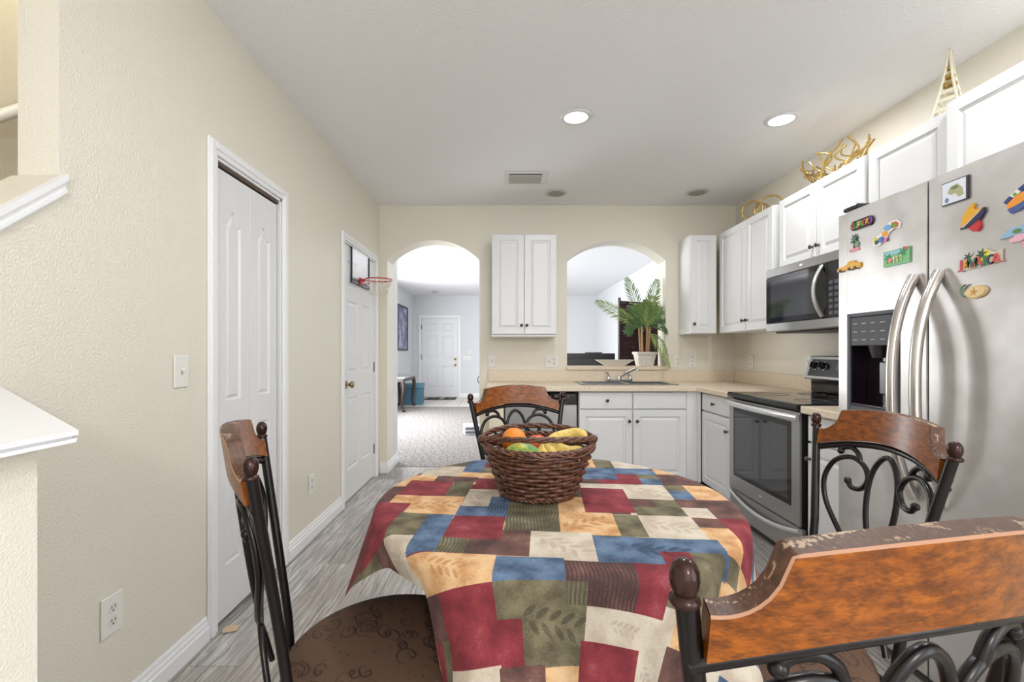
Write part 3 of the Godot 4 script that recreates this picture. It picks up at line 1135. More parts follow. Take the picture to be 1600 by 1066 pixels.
func build_living_room() -> void:
	var d0 := DB + 0.22
	var l := Mb.new()
	l.span(P(-2.4, 0, d0 + 0.2), P(-2.28, CEIL, 5.55))
	l.span(P(-2.4, 0, 8.45), P(-2.28, CEIL, 11.5))
	l.span(P(-2.4, 0, 5.55), P(-2.28, 0.3, 8.45))
	l.span(P(-2.4, 2.3, 5.55), P(-2.28, CEIL, 8.45))
	struct("wall_living_left", l, M.wall_cool, "pale grey living room wall with the dark picture", "wall")
	window_unit(P(-2.35, 0.3, 7.0), 2.9, 2.0, PI / 2, "wide living room window hidden beyond the arch")
	var f := Mb.new()
	f.span(P(-2.4, 0, 11.4), P(2.4, CEIL, 11.5))
	struct("wall_living_far", f, M.wall_cool, "pale grey far wall with the front door", "wall")
	var r := Mb.new()
	r.span(P(2.29, 0, d0), P(2.4, CEIL, 11.4))
	struct("wall_living_right", r, M.wall_cool, "pale grey living room wall behind the palm", "wall")
	var c := Mb.new()
	c.span(P(-2.4, CEIL, d0), P(2.4, CEIL + 0.1, 11.5))
	struct("ceiling_living", c, mat(rgb(236, 236, 238), 0.9), "white ceiling of the living room", "ceiling")
	# front door
	var n: int = names.get("trims", 0) + 1
	names["trims"] = n
	var t := struct_root("trim_%d" % n, "white casing round the far front door", "door casing")
	var tm := Mb.new()
	tm.span(P(-2.14, 0.006, 11.375), P(-2.075, 2.06, 11.398), 0.004)
	tm.span(P(-1.155, 0.006, 11.375), P(-1.09, 2.06, 11.398), 0.004)
	tm.span(P(-2.075, 2.0, 11.375), P(-1.155, 2.06, 11.398), 0.004)
	obj("frame", tm, M.trim, t)
	var gap := Mb.new()
	gap.span(P(-2.075, 1.985, 11.392), P(-1.155, 2.0, 11.397))
	obj("stop", gap, M.trim, t)
	var e := struct_root("door_3", "white six-panel front door at the end of the living room", "door", P(-2.072, 0.012, 11.397))
	var m := Mb.new()
	m.panelled(0, 0, 0.914, 1.955, 0.0, 0.02, six_panel(0.914, 1.955), [[0.006, -0.010], [0.02, -0.011], [0.04, -0.002], [0.042, -0.002]])
	obj("slab", m, M.door_white, e)
	for q in [[0.80, "handle_lock"], [0.95, "deadbolt"]]:
		var km := Mb.new()
		knob_shape(km, Vector3(0.85, q[0], 0.02), Vector3(0, 0, 1), 0.03, 0.06)
		obj(q[1], km, M.brass, e)
	for y in [0.25, 1.0, 1.75]:
		var hm := Mb.new()
		hm.tube([Vector3(0.004, y - 0.06, 0.024), Vector3(0.004, y + 0.06, 0.024)], 0.009, 8)
		obj("hinge", hm, M.knob, e)
	baseboard("baseboard_far", P(-1.09, 0.006, 11.4), P(2.28, 0.006, 11.4), Vector3(0, 0, 1))
	baseboard("baseboard_living", P(-2.28, 0.006, 5.0), P(-2.28, 0.006, 11.38), Vector3(1, 0, 0))
	# mat, box, table, picture, switches
	var mt := thing("door_mat", "dark patterned mat on the tiles at the front door", "mat", P(-1.6, 0.006, 11.0))
	var mm := Mb.new()
	mm.box(Vector3(0, 0.008, 0), Vector3(0.86, 0.014, 0.5), 0.004)
	obj("base", mm, mat(rgb(62, 60, 58), 1.0), mt)
	for k in 4:
		var sm := Mb.new()
		sm.box(Vector3(-0.31 + k * 0.205, 0.016, 0), Vector3(0.1, 0.004, 0.44))
		obj("stripe", sm, mat([rgb(150, 146, 136), rgb(92, 92, 90), rgb(172, 160, 140), rgb(84, 96, 92)][k], 1.0), mt)
	var bx := thing("storage_box", "blue lidded storage box beside the front door", "box", P(-1.98, 0.006, 9.95), 0.12)
	var blue := mat(rgb(74, 116, 136), 0.7)
	var b1 := Mb.new()
	b1.box(Vector3(0, 0.18, 0), Vector3(0.42, 0.36, 0.42), 0.008)
	obj("body", b1, blue, bx)
	var b2 := Mb.new()
	b2.box(Vector3(0, 0.40, 0), Vector3(0.45, 0.08, 0.45), 0.008)
	obj("lid", b2, mat(rgb(92, 136, 154), 0.7), bx)
	var dark := mat(rgb(52, 34, 30), 0.35)
	var tb := thing("console_table", "dark console table with curved legs and a pale top", "table", P(-2.065, 0.004, 9.1))
	var tt := Mb.new()
	tt.box(Vector3(0, 0.645, 0), Vector3(0.40, 0.03, 1.15), 0.008)
	obj("table_top", tt, mat(rgb(150, 148, 148), 0.2), tb)
	var ap := Mb.new()
	ap.box(Vector3(0, 0.60, 0), Vector3(0.34, 0.06, 1.08), 0.006)
	obj("apron", ap, dark, tb)
	for sx in [-1, 1]:
		for sz in [-1, 1]:
			var lg := Mb.new()
			var px: float = sx * 0.15
			var pz: float = sz * 0.5
			var pts := smoothed([Vector3(px * 0.9, 0.6, pz), Vector3(px * 1.08, 0.5, pz), Vector3(px * 0.95, 0.3, pz), Vector3(px * 0.85, 0.15, pz), Vector3(px * 0.98, 0.05, pz), Vector3(px * 1.12, 0.028, pz)], 4)
			var rr := []
			for i in pts.size():
				rr.append(lerpf(0.042, 0.022, minf(1.0, i / (pts.size() * 0.7))))
			lg.tube(pts, rr, 8)
			lg.ball(Vector3(px * 1.08, 0.032, pz), Vector3(0.036, 0.032, 0.036), 10, 8)
			obj("leg", lg, dark, tb)
	var pc := thing("picture", "tall dark blue-grey picture on the living room wall", "picture", P(-2.278, 1.17, 10.14), PI / 2)
	var fr := Mb.new()
	fr.span(Vector3(-0.5, 0, 0), Vector3(0.5, 0.04, 0.03)); fr.span(Vector3(-0.5, 0.96, 0), Vector3(0.5, 1.0, 0.03))
	fr.span(Vector3(-0.5, 0.04, 0), Vector3(-0.46, 0.96, 0.03)); fr.span(Vector3(0.46, 0.04, 0), Vector3(0.5, 0.96, 0.03))
	obj("frame", fr, mat(rgb(70, 70, 84), 0.5), pc)
	var pm := Mb.new()
	pm.quad(Vector3(-0.46, 0.04, 0.012), Vector3(0.46, 0.04, 0.012), Vector3(0.46, 0.96, 0.012), Vector3(-0.46, 0.96, 0.012), Vector3(0, 0, 1))
	pm.quad(Vector3(-0.46, 0.04, 0.001), Vector3(0.46, 0.04, 0.001), Vector3(0.46, 0.96, 0.001), Vector3(-0.46, 0.96, 0.001), Vector3(0, 0, -1))
	var art := mat(Color.WHITE, 0.3)
	art.albedo_texture = blend(noise(0.012, 91, 3, 256), rgb(78, 84, 120), rgb(176, 178, 200), 0.35, 0.75)
	obj("print", pm, art, pc)
	switch_plate(P(-0.86, 1.15, 11.398), 0.0, 0.07, 0.115, "toggle", "small white switch plate right of the front door, upper one")
	switch_plate(P(-0.93, 0.98, 11.398), 0.0, 0.2, 0.115, "toggle", "wide white switch plate right of the front door, lower one")
	var dt := thing("smoke_detector", "round white smoke detector on the living room ceiling", "detector", P(-1.6, CEIL, 10.5))
	var dm := Mb.new()
	dm.lathe([Vector2(0, -0.045), Vector2(0.06, -0.04), Vector2(0.075, -0.01), Vector2(0.075, -0.001)], Vector3.ZERO, 24)
	obj("cover", dm, mat(rgb(170, 172, 178), 0.5), dt)
	var st := thing("magazine_stack", "small pale stack lying on the carpet behind the far chair", "stack", P(-0.46, 0.004, 6.4), 0.2)
	for k in 5:
		var sm := Mb.new()
		sm.box(Vector3(0.006 * (k % 2), 0.012 + k * 0.024, 0.004 * (k % 3)), Vector3(0.22, 0.022, 0.28), 0.003)
		obj("magazine", sm, mat([rgb(214, 216, 222), rgb(120, 126, 140)][k % 2], 0.5), st)
	var hk := thing("wall_hook", "small black curved hook at the arch edge beside the worktop", "hook", P(-0.236, 0.885, DB + 0.03))
	var hm2 := Mb.new()
	var arc := []
	for k in 11:
		var a := PI * 0.5 + PI * k / 10.0
		arc.append(Vector3(cos(a) * 0.02 + 0.002, sin(a) * 0.036, 0))
	hm2.tube(arc, 0.004, 8)
	obj("wire", hm2, M.iron, hk)
	# woven folding screen behind the pass-through
	var sc := thing("folding_screen", "dark brown woven folding screen behind the palm", "screen", P(1.26, 0.004, 5.02))
	var reed := mat(rgb(62, 36, 36), 0.55)
	var sc2 := mat(rgb(48, 28, 28), 0.5)
	var rng := RandomNumberGenerator.new()
	rng.seed = 4
	for k in 2:
		var an := 0.5 if k == 0 else -0.55
		var x0 := 0.0 if k == 0 else 0.40 * cos(0.5)
		var z0 := 0.0 if k == 0 else -0.40 * sin(0.5)
		var panel := Node3D.new()
		panel.name = "panel"
		sc.add_child(panel, true)
		panel.position = Vector3(x0, 0, z0)
		panel.rotation.y = an
		var fm := Mb.new()
		fm.span(Vector3(0, 0, -0.014), Vector3(0.022, 1.745, 0.014), 0.003)
		fm.span(Vector3(0.376, 0, -0.014), Vector3(0.398, 1.745, 0.014), 0.003)
		for y in [0.08, 0.55, 1.0, 1.25, 1.7]:
			fm.span(Vector3(0.022, y - 0.01, -0.012), Vector3(0.376, y + 0.01, 0.012), 0.002)
		obj("frame", fm, sc2, panel)
		var wm := Mb.new()
		for j in 62:
			var y := 0.10 + j * 0.0258
			var pts := []
			for i in 13:
				pts.append(Vector3(0.02 + i * 0.03, y + rng.randf_range(-0.004, 0.004), 0.006 * (1.0 if (i + j) % 2 else -1.0)))
			wm.tube(pts, 0.0155, 5)
		tag(obj("weave", wm, reed, panel), "", "", "", "stuff")
	# dark television seen from behind
	var tv := thing("television", "black flat television seen from behind below the arch", "television", P(0.75, 0.004, 5.35))
	var t1 := Mb.new()
	t1.span(Vector3(-0.55, 0.50, -0.02), Vector3(0.55, 1.128, 0.012), 0.006)
	obj("screen_case", t1, mat(rgb(50, 51, 54), 0.35), tv)
	var t2 := Mb.new()
	t2.span(Vector3(-0.42, 0.56, 0.0125), Vector3(0.42, 1.06, 0.05), 0.015)
	obj("back_cover", t2, mat(rgb(62, 63, 66), 0.5), tv)
	var t3 := Mb.new()
	t3.span(Vector3(-0.1, 0.0, -0.16), Vector3(0.1, 0.02, 0.16), 0.005)
	t3.span(Vector3(-0.04, 0.02, -0.02), Vector3(0.04, 0.50, 0.02), 0.004)
	obj("stand", t3, M.black_plastic, tv)
	var t4 := Mb.new()
	t4.span(Vector3(0.20, 1.1285, -0.02), Vector3(0.40, 1.142, 0.012), 0.003)
	obj("camera_bar", t4, mat(rgb(110, 112, 116), 0.4), tv)


# ---------- ceiling fittings ----------

func can_light(x: float, d: float, lit: bool, label: String) -> void:
	var o := thing("recessed_light", label, "ceiling light", P(x, CEIL, d), 0.0, "recessed kitchen lights" if lit else "unlit recessed kitchen lights")
	var r := Mb.new()
	r.lathe([Vector2(0.070, -0.010), Vector2(0.078, -0.012), Vector2(0.092, -0.006), Vector2(0.094, -0.001), Vector2(0.070, -0.001)], Vector3.ZERO, 32)
	obj("trim_ring", r, M.white if lit else mat(rgb(206, 200, 192), 0.4), o)
	var l := Mb.new()
	if lit:
		l.lathe([Vector2(0, -0.009), Vector2(0.05, -0.0085), Vector2(0.0695, -0.006)], Vector3.ZERO, 32)
		obj("lens", l, M.lamp, o)
		var s := AreaLight3D.new()
		s.name = "lens_light"
		o.add_child(s)
		s.position = Vector3(0, -0.02, 0)
		s.rotation = Vector3(-PI / 2, 0, 0)
		s.area_size = Vector2(0.13, 0.13)
		s.area_normalize_energy = true
		s.light_energy = 0.72
		s.light_color = rgb(250, 252, 255)
		s.area_range = 12.0
		s.shadow_enabled = true
	else:
		l.lathe([Vector2(0, -0.002), Vector2(0.03, -0.003), Vector2(0.055, -0.004), Vector2(0.069, -0.008)], Vector3.ZERO, 32)
		obj("lens", l, mat(rgb(168, 160, 152), 0.5), o)


func build_ceiling_fittings() -> void:
	can_light(0.423, 2.687, true, "lit round recessed ceiling light left of the other, over the kitchen")
	can_light(1.655, 2.717, true, "lit round recessed ceiling light right, near the wall cabinets")
	can_light(0.423, 1.42, true, "lit recessed ceiling light over the dining table")
	can_light(1.655, 1.42, true, "lit recessed ceiling light in front of the refrigerator")
	can_light(0.453, 3.977, false, "unlit recessed ceiling light beside the air vent")
	can_light(1.68, 3.96, false, "unlit recessed ceiling light near the corner cabinet")
	# hanging lamp of the dining corner, behind the camera
	var hl := thing("hanging_lamp", "white glass bowl lamp hanging in the dining corner behind the camera", "lamp", P(0.5, 0, -1.8))
	var rod := Mb.new()
	rod.tube([Vector3(0, 2.05, 0), Vector3(0, CEIL - 0.001, 0)], 0.008, 8)
	obj("rod", rod, M.brass, hl)
	var bowl := Mb.new()
	bowl.lathe([Vector2(0.0, 1.93), Vector2(0.08, 1.94), Vector2(0.15, 1.98), Vector2(0.18, 2.05), Vector2(0.0, 2.055)], Vector3.ZERO, 28)
	obj("shade", bowl, M.lamp, hl)
	var ol := OmniLight3D.new()
	ol.name = "shade_light"
	hl.add_child(ol)
	ol.position = Vector3(0, 1.99, 0)
	ol.light_energy = 1.7
	ol.light_size = 0.1
	ol.light_color = rgb(255, 252, 248)
	ol.omni_range = 14.0
	ol.omni_attenuation = 2.0
	ol.shadow_enabled = true
	var v := thing("air_vent", "white slatted air vent in the ceiling", "air vent", P(0.168, CEIL, 3.635))
	var f := Mb.new()
	var w := 0.17
	var d := 0.125
	for s in [-1, 1]:
		f.span(Vector3(-w, -0.008, s * d), Vector3(w, -0.001, s * (d - 0.03)), 0.002)
		f.span(Vector3(s * w, -0.008, -d + 0.03), Vector3(s * (w - 0.042), -0.001, d - 0.03), 0.002)
	obj("frame", f, M.white, v)
	var b := Mb.new()
	b.span(Vector3(-w + 0.042, -0.002, -d + 0.03), Vector3(w - 0.042, -0.001, d - 0.03))
	obj("backing", b, mat(rgb(70, 66, 62), 0.9), v)
	var sm := Mb.new()
	sm.box(Vector3.ZERO, Vector3(2 * w - 0.086, 0.002, 0.026), 0.0005)
	var sl := sm.mesh()
	for k in 4:
		var o := inst("slat", sl, mat(rgb(190, 184, 176), 0.5) if k == 0 else v.get_node("slat").material_override, v)
		o.position = Vector3(0, -0.012, -d + 0.055 + k * 0.046)
		o.rotation.x = -0.3


# ---------- cabinets; in a unit's own axes x runs right along the front, y up and z out of the wall ----------

func cab_door(parent: Node3D, r: Array, z: float, knob: Array, called := "door") -> void:
	var m := Mb.new()
	var rim := 0.052
	if called == "door":
		m.panelled(r[0], r[1], r[2], r[3], z - 0.02, z, [[r[0] + rim, r[1] + rim, r[2] - rim, r[3] - rim]], [[0.003, -0.009], [0.011, -0.010], [0.030, -0.002], [0.031, -0.002]], 0.004)
	else:
		m.panelled(r[0], r[1], r[2], r[3], z - 0.02, z, [], [], 0.005)
	var d := obj(called, m, M.white, parent)
	if knob:
		var k := Mb.new()
		knob_shape(k, Vector3(knob[0], knob[1], z), Vector3(0, 0, 1), 0.014, 0.026)
		tag(obj("knob", k, M.knob, d), "small dark pewter knob")


func cabinet(called: String, label: String, at: Vector3, turn: float, w: float, y0: float, y1: float, depth: float, doors: Array, drawers := [], group := "", lip := false) -> Node3D:
	var o := thing(called, label, "cabinet", at, turn, group)
	var b := Mb.new()
	var hollow := label.contains("sink")
	b.span(Vector3(-w / 2, y0, 0.002), Vector3(w / 2, 0.70 if hollow else y1, depth - 0.021), 0.002)
	if hollow:
		b.span(Vector3(-w / 2, 0.70, 0.002), Vector3(-w / 2 + 0.018, y1, depth - 0.021))
		b.span(Vector3(w / 2 - 0.018, 0.70, 0.002), Vector3(w / 2, y1, depth - 0.021))
		b.span(Vector3(-w / 2 + 0.018, 0.70, depth - 0.05), Vector3(w / 2 - 0.018, y1, depth - 0.021))
	if lip:
		b.span(Vector3(-w / 2 - 0.006, y0 - 0.018, 0.002), Vector3(w / 2 + 0.006, y0, depth - 0.01), 0.004)
	if y0 < 0.3:
		b.span(Vector3(-w / 2, 0.0, 0.002), Vector3(w / 2, y0, depth - 0.08))
	obj("body", b, M.white, o)
	for d in doors:
		cab_door(o, d.slice(0, 4), depth, d.slice(4))
	for d in drawers:
		cab_door(o, d.slice(0, 4), depth, d.slice(4), "drawer")
	return o


func build_cabinets() -> void:
	var ug := "white upper cabinets"
	cabinet("wall_cabinet", "white two-door wall cabinet between the two arches", P(0.176, 0, DB), 0.0, 0.578, 1.303, 2.195, 0.297,
		[[-0.287, 1.306, -0.002, 2.192, -0.024, 1.385], [0.002, 1.306, 0.287, 2.192, 0.024, 1.385]], [], ug, true)
	cabinet("wall_cabinet", "narrow white wall cabinet in the corner right of the pass-through", P(1.775, 0, DB), 0.0, 0.24, 1.312, 2.195, 0.283,
		[[-0.116, 1.315, 0.112, 2.192, -0.09, 1.40]], [], ug)
	# on the right wall: depth falls as local x grows
	var t := -PI / 2
	cabinet("wall_cabinet", "white two-door wall cabinet left of the microwave", P(XR, 0, 3.632), t, 0.80, 1.315, 2.198, 0.295,
		[[-0.398, 1.318, 0.034, 2.195, 0.01, 1.40], [0.040, 1.318, 0.398, 2.195, 0.064, 1.40]], [], ug)
	cabinet("wall_cabinet", "short white two-door cabinet above the microwave", P(XR, 0, 2.782), t, 0.752, 1.718, 2.198, 0.295,
		[[-0.374, 1.721, -0.003, 2.195, -0.028, 1.80], [0.003, 1.721, 0.374, 2.195, 0.028, 1.80]], [], ug)
	cabinet("wall_cabinet", "white single-door wall cabinet between microwave and refrigerator", P(XR, 0, 2.166), t, 0.44, 1.33, 2.198, 0.295,
		[[-0.217, 1.333, 0.217, 2.195, -0.19, 1.41]], [], ug)
	cabinet("wall_cabinet", "white wall cabinet above the refrigerator", P(XR, 0, 1.465), t, 0.92, 1.80, 2.205, 0.335,
		[[-0.457, 1.803, -0.003, 2.202, -0.03, 1.85], [0.003, 1.803, 0.457, 2.202, 0.03, 1.85]], [], ug)
	var bg := "white base cabinets"
	cabinet("base_cabinet", "white two-door sink cabinet with two false drawers", P(1.0425, 0, DB), 0.0, 0.875, 0.10, 0.831, 0.637,
		[[-0.434, 0.115, -0.004, 0.678, -0.032, 0.59], [0.004, 0.115, 0.434, 0.678, 0.032, 0.59]],
		[[-0.434, 0.689, -0.004, 0.821, -0.21, 0.757], [0.004, 0.689, 0.434, 0.821]], bg)
	cabinet("base_cabinet", "white base cabinet with one drawer left of the stove", P(XR, 0, 3.414), t, 0.475, 0.10, 0.831, 0.62,
		[[-0.225, 0.115, 0.225, 0.678, 0.195, 0.585]], [[-0.225, 0.689, 0.225, 0.821, -0.01, 0.757]], bg)
	cabinet("base_cabinet", "narrow white base cabinet between stove and refrigerator", P(XR, 0, 2.185), t, 0.385, 0.10, 0.831, 0.62,
		[[-0.185, 0.115, 0.185, 0.678, -0.165, 0.6]], [[-0.185, 0.689, 0.185, 0.821, 0.0, 0.757]], bg)
	var f := Mb.new()
	f.span(P(1.4805, 0.1, 3.70), P(1.579, 0.831, 3.72))
	f.span(P(1.5605, 0.1, 3.654), P(1.579, 0.831, 3.70))
	tag(obj("corner_filler", f, M.white), "white filler strip in the corner between the base cabinets", "filler panel")
	var e := Mb.new()
	e.span(P(-0.125, 0, 3.70), P(-0.004, 0.831, DB - 0.002), 0.003)
	tag(obj("end_panel", e, mat(rgb(236, 226, 202), 0.45)), "cream end panel left of the dishwasher", "panel")
	# dishwasher
	var dw := thing("dishwasher", "stainless dishwasher with a black control strip", "dishwasher", P(0.2975, 0, DB))
	var b := Mb.new()
	b.span(Vector3(-0.296, 0.1, 0.01), Vector3(0.296, 0.828, 0.60))
	b.span(Vector3(-0.296, 0.0, 0.01), Vector3(0.296, 0.1, 0.56))
	obj("body", b, M.black_plastic, dw)
	var dr := Mb.new()
	dr.span(Vector3(-0.292, 0.11, 0.601), Vector3(0.292, 0.725, 0.645), 0.008)
	obj("door", dr, M.steel, dw)
	var cp := Mb.new()
	cp.span(Vector3(-0.292, 0.728, 0.601), Vector3(0.292, 0.824, 0.648), 0.014)
	obj("control_strip", cp, M.black_gloss, dw)
	for k in 5:
		var bt := Mb.new()
		bt.box(Vector3(0.02 + k * 0.05, 0.79, 0.6485), Vector3(0.022, 0.012, 0.002))
		obj("button", bt, M.grey_plastic, dw)


func build_counter() -> void:
	var c := thing("countertop", "beige mottled L-shaped worktop with backsplash", "worktop")
	var y0 := 0.832
	var m := Mb.new()
	# back run with the sink cut out, then the right run
	m.span(P(-0.15, y0, 3.664), P(0.68, COUNTER, DB - 0.001), 0.004)
	m.span(P(0.68, y0, 3.664), P(1.44, COUNTER, 3.86), 0.004)
	m.span(P(0.68, y0, 4.20), P(1.44, COUNTER, DB - 0.001), 0.004)
	m.span(P(1.44, y0, 3.664), P(XR - 0.001, COUNTER, DB - 0.001), 0.004)
	m.span(P(1.549, y0, 3.172), P(XR - 0.001, COUNTER, 3.668), 0.004)
	obj("slab", m, M.counter, c)
	var s := Mb.new()
	s.span(P(-0.155, COUNTER, DB - 0.021), P(XR - 0.022, 0.978, DB - 0.001), 0.003)
	obj("backsplash", s, M.counter, c)
	var s2 := Mb.new()
	s2.span(P(XR - 0.021, COUNTER, 3.172), P(XR - 0.001, 0.978, DB - 0.001), 0.003)
	obj("backsplash", s2, M.counter, c)
	var c2 := thing("countertop", "short beige worktop between stove and refrigerator", "worktop")
	var m2 := Mb.new()
	m2.span(P(1.549, y0, 1.99), P(XR - 0.001, COUNTER, 2.383), 0.004)
	obj("slab", m2, M.counter, c2)
	var s3 := Mb.new()
	s3.span(P(XR - 0.021, COUNTER, 1.99), P(XR - 0.001, 0.978, 2.383), 0.003)
	obj("backsplash", s3, M.counter, c2)
	# sink with two bowls
	var k := thing("sink", "stainless double sink set into the worktop", "sink", P(1.06, COUNTER, 4.03))
	var r := Mb.new()
	for q in [[-0.41, -0.205, 0.41, -0.165], [-0.41, 0.14, 0.41, 0.215], [-0.41, -0.165, -0.365, 0.14], [0.365, -0.165, 0.41, 0.14], [-0.02, -0.165, 0.02, 0.14]]:
		r.span(Vector3(q[0], 0.0005, -q[1]), Vector3(q[2], 0.008, -q[3]), 0.003)
	obj("rim", r, M.steel, k)
	for sx in [-1, 1]:
		var bm := Mb.new()
		var x0 := -0.365 if sx < 0 else 0.02
		var x1 := -0.02 if sx < 0 else 0.365
		var dz := -0.15
		bm.span(Vector3(x0, dz, 0.165), Vector3(x1, 0.0, 0.163))
		bm.span(Vector3(x0, dz, -0.14), Vector3(x1, 0.0, -0.138))
		bm.span(Vector3(x0, dz, -0.14), Vector3(x0 + 0.002, 0.0, 0.165))
		bm.span(Vector3(x1 - 0.002, dz, -0.14), Vector3(x1, 0.0, 0.165))
		bm.span(Vector3(x0, dz - 0.003, -0.14), Vector3(x1, dz, 0.165))
		obj("basin", bm, M.steel, k)
	var f := thing("faucet", "chrome faucet with two lever handles behind the sink", "faucet", P(1.06, COUNTER + 0.0085, 4.205))
	var fb := Mb.new()
	fb.box(Vector3(0, 0.009, 0), Vector3(0.25, 0.018, 0.05), 0.008)
	obj("base_plate", fb, M.chrome, f)
	var sp := Mb.new()
	sp.lathe([Vector2(0.0, 0.018), Vector2(0.022, 0.018), Vector2(0.019, 0.045), Vector2(0.014, 0.055), Vector2(0, 0.058)], Vector3.ZERO, 16)
	sp.tube(smoothed([Vector3(0, 0.03, 0), Vector3(0.03, 0.06, 0.04), Vector3(0.075, 0.10, 0.11), Vector3(0.10, 0.12, 0.16), Vector3(0.112, 0.115, 0.18), Vector3(0.114, 0.10, 0.185)], 5), 0.011, 10)
	obj("spout", sp, M.chrome, f)
	for sx in [-1, 1]:
		var h := Mb.new()
		h.lathe([Vector2(0.0, 0.018), Vector2(0.024, 0.018), Vector2(0.02, 0.04), Vector2(0.012, 0.055), Vector2(0, 0.058)], Vector3(sx * 0.1, 0, 0), 16)
		h.tube([Vector3(sx * 0.1, 0.052, 0), Vector3(sx * 0.085 - 0.02, 0.075, 0.01), Vector3(sx * 0.085 - 0.045, 0.085, 0.012)], [0.008, 0.009, 0.006], 8)
		obj("lever_handle", h, M.chrome, f)
	var si := Mb.new()
	si.span(P(0.588, 0.9785, DB - 0.035), P(1.545, 1.012, DB + 0.0), 0.003)
	si.span(P(0.598, 0.9785, DB), P(1.532, 1.012, DB + 0.235), 0.003)
	var so := struct("trim_pass_through", si, M.counter, "beige sill of the arched pass-through above the sink", "sill")


func build_range() -> void:
	var o := thing("stove", "stainless electric stove with a black glass cooktop", "stove", P(XR, 0, 2.778), -PI / 2)
	var b := Mb.new()
	b.span(Vector3(-0.377, 0.03, 0.03), Vector3(0.377, 0.845, 0.60), 0.002)
	obj("body", b, M.black_plastic, o)
	for sx in [-1, 1]:
		var ft := Mb.new()
		ft.lathe([Vector2(0, 0), Vector2(0.02, 0), Vector2(0.02, 0.03), Vector2(0, 0.03)], Vector3(sx * 0.34, 0, 0.55), 10)
		obj("foot", ft, M.black_plastic, o)
	var d := Mb.new()
	# door frame round its window
	for q in [[-0.374, 0.225, -0.318, 0.83], [0.305, 0.225, 0.374, 0.83], [-0.318, 0.225, 0.305, 0.315], [-0.318, 0.775, 0.305, 0.83]]:
		d.span(Vector3(q[0], q[1], 0.629), Vector3(q[2], q[3], 0.64))
	var door := obj("oven_door", d, M.steel, o)
	var core := Mb.new()
	core.span(Vector3(-0.372, 0.227, 0.602), Vector3(0.372, 0.828, 0.6285))
	obj("door_core", core, M.black_plastic, door)
	var g := Mb.new()
	g.span(Vector3(-0.318, 0.315, 0.629), Vector3(0.305, 0.775, 0.641), 0.001)
	obj("window_border", g, M.black_gloss, door)
	var g2 := Mb.new()
	g2.span(Vector3(-0.295, 0.345, 0.6411), Vector3(0.275, 0.745, 0.6425))
	obj("window_glass", g2, M.black_glass, door)
	var em := Mb.new()
	em.lathe([Vector2(0, 0), Vector2(0.016, 0), Vector2(0.014, 0.003), Vector2(0, 0.003)], Vector3(0.0, 0.27, 0.6402), 16, Basis(Vector3(1, 0, 0), Vector3(0, 0, 1), Vector3(0, -1, 0)), Vector2(1.0, 0.45))
	obj("emblem", em, M.chrome, door)
	var h := Mb.new()
	var pts := []
	for k in 17:
		var u := k / 16.0 * 2.0 - 1.0
		pts.append(Vector3(u * 0.372, 0.802, 0.652 + 0.028 * (1.0 - u * u)))
	h.tube(pts, 0.011, 10, false, 1.7)
	for sx in [-1, 1]:
		h.span(Vector3(sx * 0.372, 0.785, 0.64), Vector3(sx * 0.352, 0.82, 0.66), 0.004)
	obj("handle", h, mat(rgb(222, 222, 222), 0.28, 0.7), door)
	var dr := Mb.new()
	dr.span(Vector3(-0.374, 0.045, 0.602), Vector3(0.374, 0.212, 0.63), 0.004)
	var drawer := obj("drawer", dr, M.steel, o)
	var lip := Mb.new()
	var lp := []
	for k in 17:
		var u := k / 16.0 * 2.0 - 1.0
		lp.append(Vector3(u * 0.368, 0.198 - 0.05 * (1.0 - u * u), 0.638 + 0.012 * (1.0 - u * u)))
	lip.tube(lp, 0.009, 8, false, 1.6)
	obj("handle", lip, mat(rgb(222, 222, 222), 0.28, 0.7), drawer)
	var c := Mb.new()
	c.span(Vector3(-0.379, 0.846, 0.03), Vector3(0.379, 0.876, 0.655), 0.006)
	obj("cooktop", c, M.black_gloss, o)
	for q in [[-0.19, 0.46, 0.1], [0.19, 0.46, 0.08], [-0.19, 0.2, 0.075], [0.19, 0.2, 0.1]]:
		var rm := Mb.new()
		var ring := []
		for k in 32:
			ring.append(Vector3(q[0] + q[2] * cos(TAU * k / 32), 0.8762, q[1] + q[2] * sin(TAU * k / 32)))
		rm.tube(ring, 0.0012, 4, true)
		obj("burner_mark", rm, mat(rgb(90, 90, 92), 0.3), o)
	# backguard: black riser, tilted control panel
	var bg := Mb.new()
	bg.span(Vector3(-0.377, 0.877, 0.01), Vector3(0.377, 0.965, 0.075), 0.004)
	obj("riser", bg, M.black_gloss, o)
	var pn := Mb.new()
	var tilt := Transform3D(Basis(Vector3(0, 0, 1), Vector3(0, 1, 0), Vector3(-1, 0, 0)), Vector3.ZERO)
	pn.prism(PackedVector2Array([Vector2(0.01, 0.966), Vector2(0.115, 0.966), Vector2(0.12, 0.975), Vector2(0.075, 1.118), Vector2(0.066, 1.126), Vector2(0.01, 1.126)]), -0.379, 0.379, tilt)
	var panel := obj("control_panel", pn, M.steel, o)
	var lean := Basis(Vector3(1, 0, 0), -atan2(0.045, 0.143))
	var at := Transform3D(lean, Vector3(0, 1.046, 0.0985))
	var fm := Mb.new()
	fm.box(Vector3(0, 0, 0), Vector3(0.70, 0.118, 0.004), 0.001)
	var fo := obj("control_face", fm, mat(rgb(38, 40, 46), 0.25), panel)
	fo.transform = at
